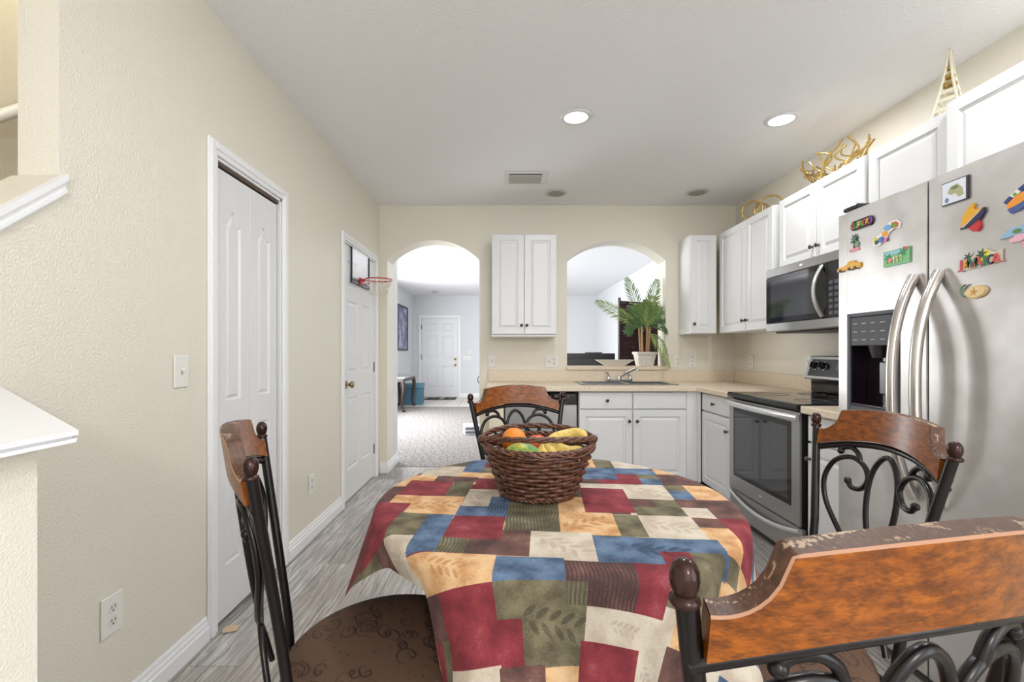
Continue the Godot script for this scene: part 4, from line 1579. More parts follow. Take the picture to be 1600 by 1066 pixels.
	for x in [-0.295, -0.215, 0.215, 0.295]:
		var km := Mb.new()
		km.lathe([Vector2(0, 0), Vector2(0.026, 0), Vector2(0.025, 0.012), Vector2(0.019, 0.016), Vector2(0.018, 0.03), Vector2(0, 0.031)], Vector3.ZERO, 20, Basis(Vector3(1, 0, 0), Vector3(0, 0, 1), Vector3(0, -1, 0)))
		km.box(Vector3(0, 0, 0.034), Vector3(0.007, 0.036, 0.012), 0.002)
		var ko := obj("knob", km, mat(rgb(40, 40, 44), 0.3, 0.3), panel)
		ko.transform = at * Transform3D(Basis(), Vector3(x, 0.012, 0.002))
		var rm := Mb.new()
		var ring := []
		for k in 24:
			ring.append(Vector3(0.027 * cos(TAU * k / 24), 0.027 * sin(TAU * k / 24), 0.0))
		rm.tube(ring, 0.0022, 6, true)
		var ro := obj("knob_ring", rm, M.chrome, panel)
		ro.transform = at * Transform3D(Basis(), Vector3(x, 0.012, 0.004))
	var ind := Mb.new()
	ind.box(Vector3.ZERO, Vector3(0.009, 0.045, 0.002))
	var io := obj("indicator", ind, mat(rgb(220, 220, 220), 0.4), panel)
	io.transform = at * Transform3D(Basis(), Vector3(-0.255, 0.012, 0.003))
	var clock := Mb.new()
	clock.box(Vector3.ZERO, Vector3(0.2, 0.05, 0.002))
	var co := obj("clock_window", clock, M.black_gloss, panel)
	co.transform = at * Transform3D(Basis(), Vector3(0, 0.015, 0.003))


func build_microwave() -> void:
	var o := thing("microwave", "stainless over-the-range microwave with dark glass door", "microwave", P(XR, 0, 2.782), -PI / 2)
	var w := 0.375
	var b := Mb.new()
	b.span(Vector3(-w, 1.30, 0.002), Vector3(w, 1.712, 0.34), 0.003)
	obj("body", b, M.steel, o)
	var u := Mb.new()
	u.span(Vector3(-w + 0.02, 1.278, 0.02), Vector3(w - 0.02, 1.2995, 0.33), 0.004)
	obj("underside", u, M.black_plastic, o)
	var t := Mb.new()
	t.span(Vector3(-w, 1.655, 0.341), Vector3(w, 1.712, 0.385), 0.005)
	obj("top_band", t, M.steel, o)
	var em := Mb.new()
	em.lathe([Vector2(0, 0), Vector2(0.014, 0), Vector2(0.012, 0.003), Vector2(0, 0.003)], Vector3(0.0, 1.684, 0.3852), 16, Basis(Vector3(1, 0, 0), Vector3(0, 0, 1), Vector3(0, -1, 0)), Vector2(1.0, 0.45))
	obj("emblem", em, M.chrome, o)
	var l := Mb.new()
	l.span(Vector3(-w, 1.288, 0.341), Vector3(w, 1.345, 0.385), 0.005)
	obj("bottom_band", l, M.steel, o)
	var d := Mb.new()
	d.span(Vector3(-w, 1.346, 0.341), Vector3(0.215, 1.654, 0.384), 0.003)
	var door := obj("door", d, M.black_gloss, o)
	var g := Mb.new()
	g.span(Vector3(-w + 0.055, 1.38, 0.3841), Vector3(0.13, 1.625, 0.3855))
	obj("window_glass", g, M.black_glass, door)
	var h := Mb.new()
	var pts := []
	for k in 15:
		var q := k / 14.0 * 2.0 - 1.0
		pts.append(Vector3(0.185, 1.50 + q * 0.145, 0.386 + 0.05 * (1.0 - q * q)))
	h.tube(pts, 0.011, 10, false, 1.0)
	obj("handle", h, mat(rgb(226, 226, 226), 0.25, 0.7), door)
	var c := Mb.new()
	c.span(Vector3(0.217, 1.346, 0.341), Vector3(w, 1.654, 0.382), 0.003)
	var panel := obj("control_panel", c, M.black_plastic, o)
	for r in 6:
		for k in 3:
			var bm := Mb.new()
			bm.box(Vector3(0.25 + k * 0.042, 1.37 + r * 0.034, 0.383), Vector3(0.03, 0.02, 0.003), 0.001)
			obj("button", bm, M.grey_plastic, panel)


func build_fridge() -> void:
	var o := thing("refrigerator", "stainless side-by-side refrigerator with an ice dispenser", "refrigerator", P(XR, 0, 1.515), -PI / 2)
	var b := Mb.new()
	b.span(Vector3(-0.45, 0.03, 0.03), Vector3(0.45, 1.75, 0.685), 0.004)
	obj("body", b, mat(rgb(88, 86, 84), 0.5), o)
	var base := Mb.new()
	base.span(Vector3(-0.45, 0.0, 0.06), Vector3(0.45, 0.029, 0.66))
	obj("base_grille", base, M.black_plastic, o)
	for sx in [-1, 1]:
		var hc := Mb.new()
		hc.span(Vector3(sx * 0.45, 1.7505, 0.60), Vector3(sx * 0.37, 1.772, 0.74), 0.006)
		obj("hinge_cover", hc, M.black_plastic, o)
	# freezer door with the dispenser opening
	var z0 := 0.69
	var z1 := 0.754
	var d := Mb.new()
	var x0 := -0.455
	var x1 := -0.043
	d.span(Vector3(x0, 0.04, z0), Vector3(-0.40, 1.741, z1), 0.003)
	d.span(Vector3(-0.15, 0.04, z0), Vector3(x1, 1.741, z1), 0.003)
	d.span(Vector3(-0.403, 0.04, z0), Vector3(-0.147, 0.905, z1 - 0.0004), 0.0)
	d.span(Vector3(-0.403, 1.312, z0), Vector3(-0.147, 1.7408, z1 - 0.0004), 0.0)
	var fd := obj("freezer_door", d, M.fridge, o)
	var ds := Node3D.new()
	ds.name = "dispenser"
	o.add_child(ds)
	var fr := Mb.new()
	for q in [[-0.399, 0.906, -0.38, 1.311], [-0.17, 0.906, -0.151, 1.311], [-0.38, 0.906, -0.17, 0.936], [-0.38, 1.296, -0.17, 1.311]]:
		fr.span(Vector3(q[0], q[1], z0 - 0.02), Vector3(q[2], q[3], z1 + 0.006), 0.002)
	obj("frame", fr, mat(rgb(72, 76, 84), 0.5), ds)
	var cp := Mb.new()
	cp.span(Vector3(-0.38, 1.178, z0 - 0.02), Vector3(-0.17, 1.296, z1 + 0.003), 0.002)
	obj("control_panel", cp, mat(rgb(40, 40, 43), 0.45), ds)
	for r in 3:
		for k in 4:
			var bm := Mb.new()
			bm.box(Vector3(-0.355 + k * 0.045, 1.202 + r * 0.033, z1 + 0.0035), Vector3(0.022, 0.004, 0.002))
			obj("button_mark", bm, mat(rgb(170, 170, 172), 0.5), ds)
	var rc := Mb.new()
	# the recess: back and sides
	rc.span(Vector3(-0.38, 0.936, 0.6855), Vector3(-0.17, 1.178, 0.689))
	rc.span(Vector3(-0.38, 0.936, 0.689), Vector3(-0.376, 1.178, z1))
	rc.span(Vector3(-0.174, 0.936, 0.689), Vector3(-0.17, 1.178, z1))
	rc.span(Vector3(-0.376, 0.936, 0.689), Vector3(-0.174, 0.944, z1 + 0.01), 0.002)
	obj("recess", rc, mat(rgb(34, 24, 32), 0.15), ds)
	var pd := Mb.new()
	pd.box(Vector3(-0.275, 1.05, 0.70), Vector3(0.05, 0.13, 0.012), 0.004)
	obj("paddle", pd, mat(rgb(70, 62, 66), 0.25), ds)
	var nz := Mb.new()
	nz.lathe([Vector2(0, 1.13), Vector2(0.022, 1.13), Vector2(0.03, 1.155), Vector2(0.034, 1.178), Vector2(0, 1.178)], Vector3(-0.275, 0, 0.725), 16)
	obj("spout", nz, mat(rgb(60, 54, 58), 0.3), ds)
	var d2 := Mb.new()
	d2.span(Vector3(-0.037, 0.04, z0), Vector3(0.455, 1.741, z1), 0.003)
	var rd := obj("refrigerator_door", d2, M.fridge, o)
	for q in [[-0.085, fd], [0.008, rd]]:
		var h := Mb.new()
		var pts := []
		for k in 25:
			var u := k / 24.0 * 2.0 - 1.0
			pts.append(Vector3(q[0], 1.03 + u * 0.39, z1 + 0.004 + 0.082 * (1.0 - absf(u) ** 2.6)))
		h.tube(pts, 0.0165, 14)
		obj("handle", h, mat(rgb(205, 200, 196), 0.22, 0.9), q[1])


# a flat shape on the refrigerator's front: w across (towards the camera), h up
func magnet(label: String, d: float, y: float, lean := 0.0) -> Node3D:
	var o := thing("fridge_magnet", label, "magnet", P(XR - 0.7545, y, d), -PI / 2, "souvenir magnets on the refrigerator doors")
	o.rotation.z = lean
	return o


func flat(o: Node3D, called: String, pts: Array, z0: float, z1: float, c: Color) -> void:
	var m := Mb.new()
	var q := PackedVector2Array()
	for p in pts:
		q.append(Vector2(p[0], p[1]) * 0.001)
	m.prism(q, z0 * 0.001, z1 * 0.001)
	obj(called, m, mat(c, 0.35), o)


func oval(cx: float, cy: float, rx: float, ry: float, seg := 18, turn := 0.0) -> Array:
	var out := []
	for k in seg:
		var a := TAU * k / seg
		var p := Vector2(rx * cos(a), ry * sin(a)).rotated(turn)
		out.append([cx + p.x, cy + p.y])
	return out


func block(x0: float, y0: float, x1: float, y1: float) -> Array:
	return [[x0, y0], [x1, y0], [x1, y1], [x0, y1]]


func letters(o: Node3D, text: String, size: float, colors: Array, x: float, y: float, z: float, pitch: float) -> void:
	var font := SystemFont.new()
	font.font_names = PackedStringArray(["Droid Sans"])
	font.font_weight = 700
	for i in text.length():
		var tm := TextMesh.new()
		tm.text = text[i]
		tm.font = font
		tm.font_size = 32
		tm.pixel_size = size / 32.0 * 0.001
		tm.depth = 0.002
		var c: Color = colors[i % colors.size()]
		var q := inst("letter", tm, mat(c, 0.35), o)
		q.position = Vector3((x + i * pitch) * 0.001, y * 0.001, z * 0.001)


func leaf_star(cx: float, cy: float, r: float, n: int) -> Array:
	var out := []
	for k in n * 2:
		var a := PI * k / n + 0.2
		var q := r if k % 2 == 0 else r * 0.35
		out.append([cx + cos(a) * q, cy + sin(a) * q])
	return out


func build_magnets() -> void:
	var a := magnet("dark oval magnet with bright letters reading CURACAO", 1.836, 1.672)
	var pts := []
	for k in 20:
		var t := TAU * k / 20
		pts.append([cos(t) * 20.0 + (38.0 if cos(t) > 0 else -38.0), sin(t) * 20.0])
	flat(a, "backing", pts, 0, 5, rgb(30, 24, 26))
	letters(a, "CURACAO", 34, [rgb(232, 110, 60), rgb(70, 150, 120), rgb(226, 188, 70), rgb(70, 170, 90), rgb(220, 70, 80), rgb(230, 170, 60), rgb(140, 80, 160)], -45, 0, 6, 15)
	var b := magnet("small palm tree magnet with pink base, left of the rainbow one", 1.876, 1.602)
	flat(b, "trunk", [[-4, -22], [3, -22], [1, 8], [-2, 8]], 0, 5, rgb(92, 66, 46))
	flat(b, "crown", leaf_star(0, 16, 22, 7), 1, 6, rgb(74, 118, 92))
	flat(b, "base", block(-24, -33, 22, -21), 0, 5, rgb(226, 150, 158))
	flat(b, "shell", oval(12, -8, 11, 12), 0, 4, rgb(120, 156, 130))
	var c := magnet("colourful magnet with a rainbow and white rim", 1.719, 1.603)
	flat(c, "backing", [[-60, -38], [-30, -40], [-2, -22], [14, -2], [36, 8], [58, 4], [62, 22], [50, 36], [22, 38], [-6, 28], [-14, 6], [-44, -2], [-62, -12]], 0, 4, rgb(238, 236, 232))
	flat(c, "rainbow", [[24, 12], [44, 10], [54, 10], [56, 22], [46, 31], [26, 32]], 4, 6, rgb(200, 96, 52))
	flat(c, "green_arc", [[32, 12], [46, 10], [50, 20], [42, 26], [30, 24]], 6, 7, rgb(112, 160, 50))
	flat(c, "sky_patch", oval(8, 18, 16, 11), 4, 6, rgb(112, 170, 214))
	flat(c, "sun_patch", oval(-4, -2, 13, 10), 4, 6, rgb(240, 160, 50))
	flat(c, "sea_patch", oval(-20, -20, 13, 11), 4, 6, rgb(80, 120, 190))
	flat(c, "pink_patch", oval(-4, -24, 9, 9), 4, 6, rgb(220, 130, 180))
	flat(c, "yellow_patch", oval(-46, -14, 10, 8), 4, 6, rgb(220, 200, 80))
	flat(c, "green_patch", oval(-42, -26, 9, 8), 4, 6, rgb(40, 96, 80))
	var d := magnet("green rectangular card magnet with leaves", 1.674, 1.502)
	flat(d, "card", block(-54, -29, 54, 29), 0, 6, rgb(120, 186, 130))
	flat(d, "sky", block(-46, 12, 34, 26), 6, 7, rgb(150, 196, 208))
	flat(d, "leaf", leaf_star(-30, 2, 20, 6), 6, 8, rgb(40, 130, 90))
	flat(d, "leaf", leaf_star(30, 14, 20, 6), 6, 8, rgb(50, 140, 90))
	flat(d, "fruit", oval(-22, -8, 9, 9), 8, 9, rgb(226, 130, 110))
	letters(d, "111", 34, [rgb(226, 220, 180), rgb(196, 200, 140), rgb(170, 196, 120)], -8, -8, 8, 16)
	flat(d, "flower", oval(44, 25, 9, 5), 6, 8, rgb(214, 90, 90))
	var e := magnet("yellow toy car magnet at the edge of the freezer door", 1.905, 1.511)
	flat(e, "body", [[-62, -14], [62, -14], [60, 6], [36, 8], [26, 20], [4, 20], [-10, 6], [-58, 0]], 0, 8, rgb(228, 170, 54))
	for x in [-42.0, 8.0, 40.0]:
		flat(e, "wheel", oval(x, -12, 7, 7), 4, 10, rgb(52, 40, 28))
	var f := magnet("small framed map magnet near the top of the right door", 1.456, 1.668)
	flat(f, "frame", block(-42, -37, 42, 37), 0, 5, rgb(48, 44, 56))
	flat(f, "paper", block(-40, -34, 36, 34), 5, 6, rgb(222, 226, 236))
	flat(f, "island", [[-22, 2], [-10, 18], [10, 22], [26, 4], [30, -18], [16, -22], [4, -6], [-12, -8]], 6, 7, rgb(172, 170, 130))
	flat(f, "hill", oval(2, 12, 12, 5), 7, 8, rgb(104, 130, 76))
	flat(f, "compass", oval(-24, -22, 6, 8), 6, 7, rgb(120, 130, 170))
	var g := magnet("country shaped magnet in yellow, blue and red bands", 1.401, 1.566)
	flat(g, "yellow_band", [[-34, -22], [-32, 8], [-20, 26], [0, 45], [6, 44], [2, 30], [8, 22], [34, 24]], 0, 6, rgb(224, 166, 42))
	flat(g, "blue_band", [[-38, -26], [-34, -22], [34, 24], [36, 10], [20, -12], [-8, -26]], 0, 6, rgb(36, 36, 72))
	flat(g, "red_band", [[-12, -26], [20, -12], [24, -30], [16, -45], [2, -42], [-6, -34]], 0, 6, rgb(190, 44, 48))
	flat(g, "stripe", [[-30, -21], [-26, -23], [26, 16], [22, 17]], 6, 7, rgb(214, 186, 170))
	var h := magnet("blue, white and orange magnet cut by the picture edge, upper one", 1.28, 1.583)
	flat(h, "flag_blue", [[-34, 2], [-18, 16], [-10, 10], [-26, -6]], 0, 5, rgb(48, 70, 128))
	flat(h, "flag_white", [[-18, 16], [2, 28], [12, 20], [-8, 8]], 0, 5, rgb(230, 232, 226))
	flat(h, "emblem", oval(-4, 16, 5, 5), 5, 6, rgb(120, 160, 60))
	flat(h, "flag_blue", [[2, 28], [22, 40], [34, 30], [12, 18]], 0, 5, rgb(48, 70, 128))
	flat(h, "beach", [[-28, -8], [-8, 8], [36, 26], [38, 0], [4, -14], [-22, -20]], 0, 4, rgb(236, 150, 50))
	flat(h, "wave", [[-24, -22], [4, -14], [38, 0], [36, -18], [6, -32], [-14, -36]], 0, 5, rgb(70, 92, 150))
	var i := magnet("pale blue and pink fish magnet cut by the picture edge, lower one", 1.282, 1.488)
	flat(i, "body", [[-42, -8], [-22, 16], [40, 22], [40, 2], [-10, -6]], 0, 5, rgb(140, 178, 206))
	flat(i, "fin", oval(4, 6, 12, 6), 5, 6, rgb(96, 130, 76))
	flat(i, "tail", [[-18, -14], [0, -4], [40, -2], [40, -14], [12, -24], [-12, -24]], 0, 5, rgb(228, 176, 190))
	flat(i, "drop", oval(24, -34, 9, 11), 0, 5, rgb(222, 150, 160))
	var j := magnet("wide colourful magnet with letters reading JAMAICA", 1.382, 1.434, 0.0)
	flat(j, "backing", [[-64, -22], [-40, -26], [62, -16], [64, 20], [48, 14], [20, 28], [-6, 18], [-26, 20], [-62, 0]], 0, 4, rgb(206, 196, 178))
	flat(j, "sun", oval(16, 10, 15, 17), 4, 5, rgb(224, 210, 60))
	flat(j, "palm", leaf_star(8, 16, 18, 6), 5, 6, rgb(36, 72, 50))
	flat(j, "palm", leaf_star(-32, 14, 16, 6), 5, 6, rgb(36, 80, 66))
	letters(j, "JAMAICA", 40, [rgb(200, 70, 90), rgb(222, 150, 50), rgb(34, 96, 76), rgb(206, 76, 70), rgb(52, 110, 60), rgb(36, 60, 70), rgb(206, 76, 70)], -52, -6, 6, 17)
	var k := magnet("tan sandal shaped magnet with a starfish", 1.397, 1.339)
	flat(k, "sole", oval(4, -2, 34, 20, 22, 0.1), 0, 5, rgb(206, 178, 130))
	flat(k, "top", oval(4, -2, 29, 16, 22, 0.1), 5, 7, rgb(224, 196, 140))
	flat(k, "starfish", leaf_star(2, -1, 13, 5), 7, 8, rgb(196, 136, 70))
	var sm := Mb.new()
	var sp := []
	for q in 13:
		var t := PI * q / 12.0
		sp.append(Vector3(-0.022 + 0.016 * cos(t + 1.6), 0.006 + 0.018 * sin(t + 1.6), 0.006))
	sm.tube(sp, 0.003, 8)
	obj("strap", sm, mat(rgb(96, 130, 112), 0.4), k)


# ---------- wall plates ----------

func switch_plate(at: Vector3, turn: float, w: float, h: float, kind: String, label: String) -> Node3D:
	var o := thing("wall_plate", label, "switch" if kind == "toggle" else "outlet", at, turn, "white wall plates")
	var m := Mb.new()
	m.box(Vector3(0, 0, 0.004), Vector3(w, h, 0.006), 0.0025)
	obj("plate", m, M.plate, o)
	var gangs := maxi(1, int(round(w / 0.07)) if kind != "blank" else 1)
	for g in gangs:
		var x := (g - (gangs - 1) * 0.5) * 0.046
		var is_toggle := kind == "toggle" or (kind == "mixed" and g == 0)
		if kind == "blank":
			for y in [-0.04, 0.0, 0.04]:
				var s := Mb.new()
				s.ball(Vector3(x, y, 0.007), Vector3(0.005, 0.005, 0.002), 10, 6)
				obj("screw", s, M.slot, o)
		elif is_toggle:
			var s := Mb.new()
			s.box(Vector3(x, 0, 0.0072), Vector3(0.011, 0.025, 0.001))
			obj("slot", s, mat(rgb(196, 188, 174), 0.5), o)
			var t := Mb.new()
			t.box(Vector3(x, 0.006, 0.012), Vector3(0.008, 0.012, 0.014), 0.002)
			obj("toggle", t, M.plate, o)
		else:
			for y in [-0.02, 0.02]:
				var r := Mb.new()
				r.lathe([Vector2(0, 0), Vector2(0.0165, 0), Vector2(0.016, 0.0015), Vector2(0, 0.0015)], Vector3(x, y, 0.0068), 18, Basis(Vector3(1, 0, 0), Vector3(0, 0, 1), Vector3(0, -1, 0)))
				var ro := obj("socket", r, mat(rgb(228, 224, 214), 0.35), o)
				for sx in [-0.006, 0.006]:
					var s := Mb.new()
					s.box(Vector3(x + sx, y + 0.003, 0.0085), Vector3(0.0022, 0.008, 0.001))
					obj("slot", s, M.slot, ro)
				var gm := Mb.new()
				gm.ball(Vector3(x, y - 0.008, 0.0084), Vector3(0.0028, 0.0028, 0.001), 8, 4)
				obj("ground_hole", gm, M.slot, ro)
	return o


func build_wall_plates() -> void:
	switch_plate(P(XL, 1.082, 1.67), PI / 2, 0.074, 0.118, "toggle", "white toggle switch on the left wall beside the closet")
	switch_plate(P(XL, 0.361, 1.376), PI / 2, 0.076, 0.12, "outlet", "white outlet low on the left wall in front")
	switch_plate(P(XL, 0.34, 2.80), PI / 2, 0.076, 0.12, "outlet", "white outlet low on the left wall beyond the closet")
	switch_plate(P(-0.118, 1.065, DB), 0.0, 0.074, 0.118, "toggle", "white switch plate beside the arched doorway")
	switch_plate(P(0.45, 1.06, DB), 0.0, 0.12, 0.118, "mixed", "double white plate left of the pass-through")
	switch_plate(P(1.646, 1.06, DB), 0.0, 0.074, 0.118, "outlet", "white outlet right of the pass-through")
	switch_plate(P(1.788, 1.06, DB), 0.0, 0.08, 0.118, "blank", "cream plate with three screws under the corner cabinet")
	switch_plate(P(XR, 1.06, 4.05), -PI / 2, 0.074, 0.118, "outlet", "white outlet on the right wall near the corner")
	switch_plate(P(XR, 1.06, 3.28), -PI / 2, 0.074, 0.118, "outlet", "white outlet on the right wall beside the stove panel")


# ---------- gold things on the cabinets ----------

func build_cabinet_decor() -> void:
	var top := 2.199
	var k := thing("knot_sculpture", "gold sculpture of interlocked rings on the wall cabinet", "sculpture", P(2.02, top, 3.55), -0.55)
	for q in [[-0.075, 0.065, 0.25], [-0.01, 0.052, -0.6], [0.045, 0.078, 0.1]]:
		var m := Mb.new()
		var ring := []
		for i in 28:
			var a := TAU * i / 28
			ring.append(Vector3(q[0] + q[1] * 1.15 * cos(a) * cos(q[2]), q[1] + 0.008 + q[1] * sin(a), q[1] * cos(a) * sin(q[2])))
		m.tube(ring, 0.0075, 8, true)
		obj("ring", m, M.gold, k)
	var b := thing("branch_bowl", "gold open bowl of twisted branches above the microwave", "bowl", P(2.03, top, 2.80), -PI / 2)
	var rng := RandomNumberGenerator.new()
	rng.seed = 14
	var count := 17
	for i in count:
		var a := TAU * i / count + rng.randf_range(-0.1, 0.1)
		var m := Mb.new()
		var pts := []
		for s in 6:
			var u := s / 5.0
			var rx := lerpf(0.10, 0.27, u ** 0.8)
			var rz := lerpf(0.04, 0.12, u ** 0.8)
			var aa := a + sin(u * 6.0 + i * 1.7) * 0.3
			pts.append(Vector3(cos(aa) * rx, 0.012 + u * (0.15 + 0.03 * sin(i * 2.3)), sin(aa) * rz))
		m.tube(smoothed(pts, 4), 0.0055, 7)
		# a fork
		var f: Vector3 = pts[2]
		var a2 := a + (0.36 if i % 2 else -0.34)
		m.tube(smoothed([f, Vector3(cos(a2) * 0.19, f.y + 0.025, sin(a2) * 0.085), Vector3(cos(a2) * 0.235, f.y + 0.07, sin(a2) * 0.105)], 4), 0.0048, 7)
		obj("branch", m, M.gold, b)
	var base := Mb.new()
	var ring := []
	for i in 24:
		ring.append(Vector3(0.1 * cos(TAU * i / 24), 0.008, 0.04 * sin(TAU * i / 24)))
	base.tube(ring, 0.008, 7, true)
	obj("base_ring", base, M.gold, b)
	# lattice tower
	var t := thing("lattice_tower", "slender gold and white lattice tower on the wall cabinet", "figurine", P(2.03, top + 0.001, 2.075), 0.5)
	var pale := mat(rgb(236, 230, 208), 0.35, 0.2)
	var h := 0.325
	var wid := func(u: float) -> float: return 0.052 * pow(1.0 - u, 1.5) + 0.0035
	for sx in [-1, 1]:
		for sz in [-1, 1]:
			var m := Mb.new()
			var pts := []
			for s in 11:
				var u := s / 10.0
				pts.append(Vector3(sx * wid.call(u), u * h, sz * wid.call(u)))
			m.tube(pts, 0.0062, 6)
			obj("leg", m, pale, t)
	for u in [0.16, 0.3, 0.42, 0.53, 0.64, 0.76]:
		var m := Mb.new()
		var r: float = wid.call(u)
		for s in [[-1, -1, 1, -1], [1, -1, 1, 1], [1, 1, -1, 1], [-1, 1, -1, -1]]:
			m.tube([Vector3(s[0] * r, u * h, s[1] * r), Vector3(s[2] * r, u * h, s[3] * r)], 0.004, 6, false, 2.2)
		obj("platform", m, M.gold if u > 0.5 else pale, t)
	var sp := Mb.new()
	sp.tube([Vector3(0, h * 0.93, 0), Vector3(0, h + 0.01, 0)], [0.005, 0.0015], 6)
	obj("spire", sp, M.gold, t)


# ---------- table and chairs ----------

func build_table() -> void:
	var t := thing("dining_table", "round pedestal dining table under the patchwork cloth", "table", Vector3(TABLE.x, 0, TABLE.z))
	var top := Mb.new()
	top.lathe([Vector2(0, 0.715), Vector2(0.465, 0.715), Vector2(0.478, 0.72), Vector2(0.482, 0.732), Vector2(0.478, 0.743), Vector2(0.465, 0.747), Vector2(0, 0.747)], Vector3.ZERO, 64)
	obj("table_top", top, M.wood, t)
	var col := Mb.new()
	col.lathe([Vector2(0, 0.05), Vector2(0.05, 0.05), Vector2(0.035, 0.2), Vector2(0.03, 0.45), Vector2(0.045, 0.6), Vector2(0.12, 0.714), Vector2(0, 0.714)], Vector3.ZERO, 24)
	obj("pedestal", col, M.iron, t)
	for k in 4:
		var a := TAU * k / 4 + 0.4
		var d := Vector3(cos(a), 0, sin(a))
		var m := Mb.new()
		m.tube(smoothed([d * 0.03 + Vector3(0, 0.16, 0), d * 0.12 + Vector3(0, 0.10, 0), d * 0.22 + Vector3(0, 0.02, 0), d * 0.27 + Vector3(0, 0.012, 0)], 4), 0.012, 8)
		obj("foot", m, M.iron, t)
	# the cloth: flat on the top, round over the edge, then hanging in folds
	var cloth := Mb.new()
	var seg := 300
	var flat_r := 0.468
	var fil := 0.022
	var turn := deg_to_rad(5.0)
	var rings := []
	var radial := []
	for s in [0.0, 0.06, 0.12, 0.18, 0.24, 0.30, 0.36, 0.42, flat_r]:
		radial.append([s, 0.0])
	for k in 5:
		radial.append([flat_r, (k + 1) / 5.0])
	for k in 16:
		radial.append([flat_r, 1.0 + (k + 1) / 16.0])
	var dents := FastNoiseLite.new()
	dents.seed = 3
	dents.frequency = 6.0
	var pos := []
	var uv := []
	for q in radial:
		var row := PackedVector3Array()
		var ruv := PackedVector2Array()
		for k in seg:
			var a := TAU * k / seg
			var dir := Vector3(cos(a), 0, sin(a))
			var dd := -sin(a)
			# how much hangs: short where the left chair's seat pushes the cloth up
			var lift := smoothstep(2.10, 2.26, a) * smoothstep(2.93, 2.50, a)
			var length := 0.222 - 0.150 * lift
			var s: float
			var p: Vector3
			if q[1] <= 0.0:
				s = q[0]
				p = dir * s + Vector3(0, 0.752 + 0.0022 * dents.get_noise_2d(cos(a) * s, sin(a) * s) * smoothstep(0.1, 0.3, s), 0)
			elif q[1] <= 1.0:
				var t0: float = q[1] * PI * 0.5
				s = flat_r + t0 * fil
				p = dir * (flat_r + sin(t0) * fil) + Vector3(0, 0.752 - fil + cos(t0) * fil, 0)
			else:
				var w: float = q[1] - 1.0
				var hang := length - fil
				s = flat_r + PI * 0.5 * fil + w * hang
				var wave := 0.55 * sin(a * 7.0 + 0.9) + 0.3 * sin(a * 13.0 + 2.1) + 0.15 * sin(a * 23.0)
				var near_left := smoothstep(2.5, 2.75, a) * smoothstep(3.6, 3.3, a)
				var amp := 0.036 * w * w + 0.010 * w
				var flare := 0.022 * w + amp * wave * (1.0 - 0.6 * lift) * (1.0 - near_left) + 0.045 * w * near_left - 0.03 * lift * w
				p = dir * (flat_r + fil + flare) + Vector3(0, 0.752 - fil - w * hang * (0.985 - 0.03 * wave), 0)
			row.append(p)
			var x := cos(a) * s
			var u := x * cos(turn) - dd * s * sin(turn)
			var v := x * sin(turn) + dd * s * cos(turn)
			ruv.append(Vector2((u + CLOTH_HALF) / (2.0 * CLOTH_HALF), (CLOTH_HALF - v) / (2.0 * CLOTH_HALF)))
		pos.append(row)
		uv.append(ruv)
	var nrm := []
	for i in radial.size():
		var row := PackedVector3Array()
		for k in seg:
			var du: Vector3 = pos[i][(k + 1) % seg] - pos[i][(k - 1 + seg) % seg]
			var dv: Vector3 = pos[mini(i + 1, radial.size() - 1)][k] - pos[maxi(i - 1, 0)][k]
			var nn := dv.cross(du).normalized() if i > 0 else Vector3.UP
			if nn.y < -0.3 or (nn.dot(Vector3(pos[i][k].x, 0, pos[i][k].z)) < 0.0 and i > 12):
				nn = -nn
			if i < 12 and nn.y < 0.0:
				nn = -nn
			row.append(nn)
		nrm.append(row)
	for i in radial.size() - 1:
		for k in seg:
			var l := (k + 1) % seg
			if i > 0:
				cloth.tri(pos[i][k], pos[i][l], pos[i + 1][l], nrm[i][k], nrm[i][l], nrm[i + 1][l], uv[i][k], uv[i][l], uv[i + 1][l])
			cloth.tri(pos[i][k], pos[i + 1][l], pos[i + 1][k], nrm[i][k], nrm[i + 1][l], nrm[i + 1][k], uv[i][k], uv[i + 1][l], uv[i + 1][k])
	var o := obj("tablecloth", cloth, M.cloth)
	o.position = Vector3(TABLE.x, 0, TABLE.z)
	tag(o, "patchwork tablecloth in red, blue, green and cream on the round table", "tablecloth")


# the back of the chair: z of its plane at a height, and the bow of the rail
func back_z(y: float) -> float:
	var ys := [0.0, 0.2, 0.5, 0.607, 0.75, 0.985]
	var zs := [0.235, 0.205, 0.200, 0.213, 0.232, 0.265]
	for i in ys.size() - 1:
		if y <= ys[i + 1]:
			return lerpf(zs[i], zs[i + 1], (y - ys[i]) / (ys[i + 1] - ys[i]))
	return 0.265 + (y - 0.985) * 0.14


# half the width of the back at a height
func back_half(y: float) -> float:
	var ys := [0.0, 0.3, 0.5, 0.70, 1.1]
	var xs := [0.172, 0.150, 0.138, 0.149, 0.225]
	for i in ys.size() - 1:
		if y <= ys[i + 1]:
			return lerpf(xs[i], xs[i + 1], (y - ys[i]) / (ys[i + 1] - ys[i]))
	return 0.225


func on_back(x: float, y: float) -> Vector3:
	return Vector3(x, y, back_z(y) + 0.042 * (1.0 - (x / 0.195) * (x / 0.195)))


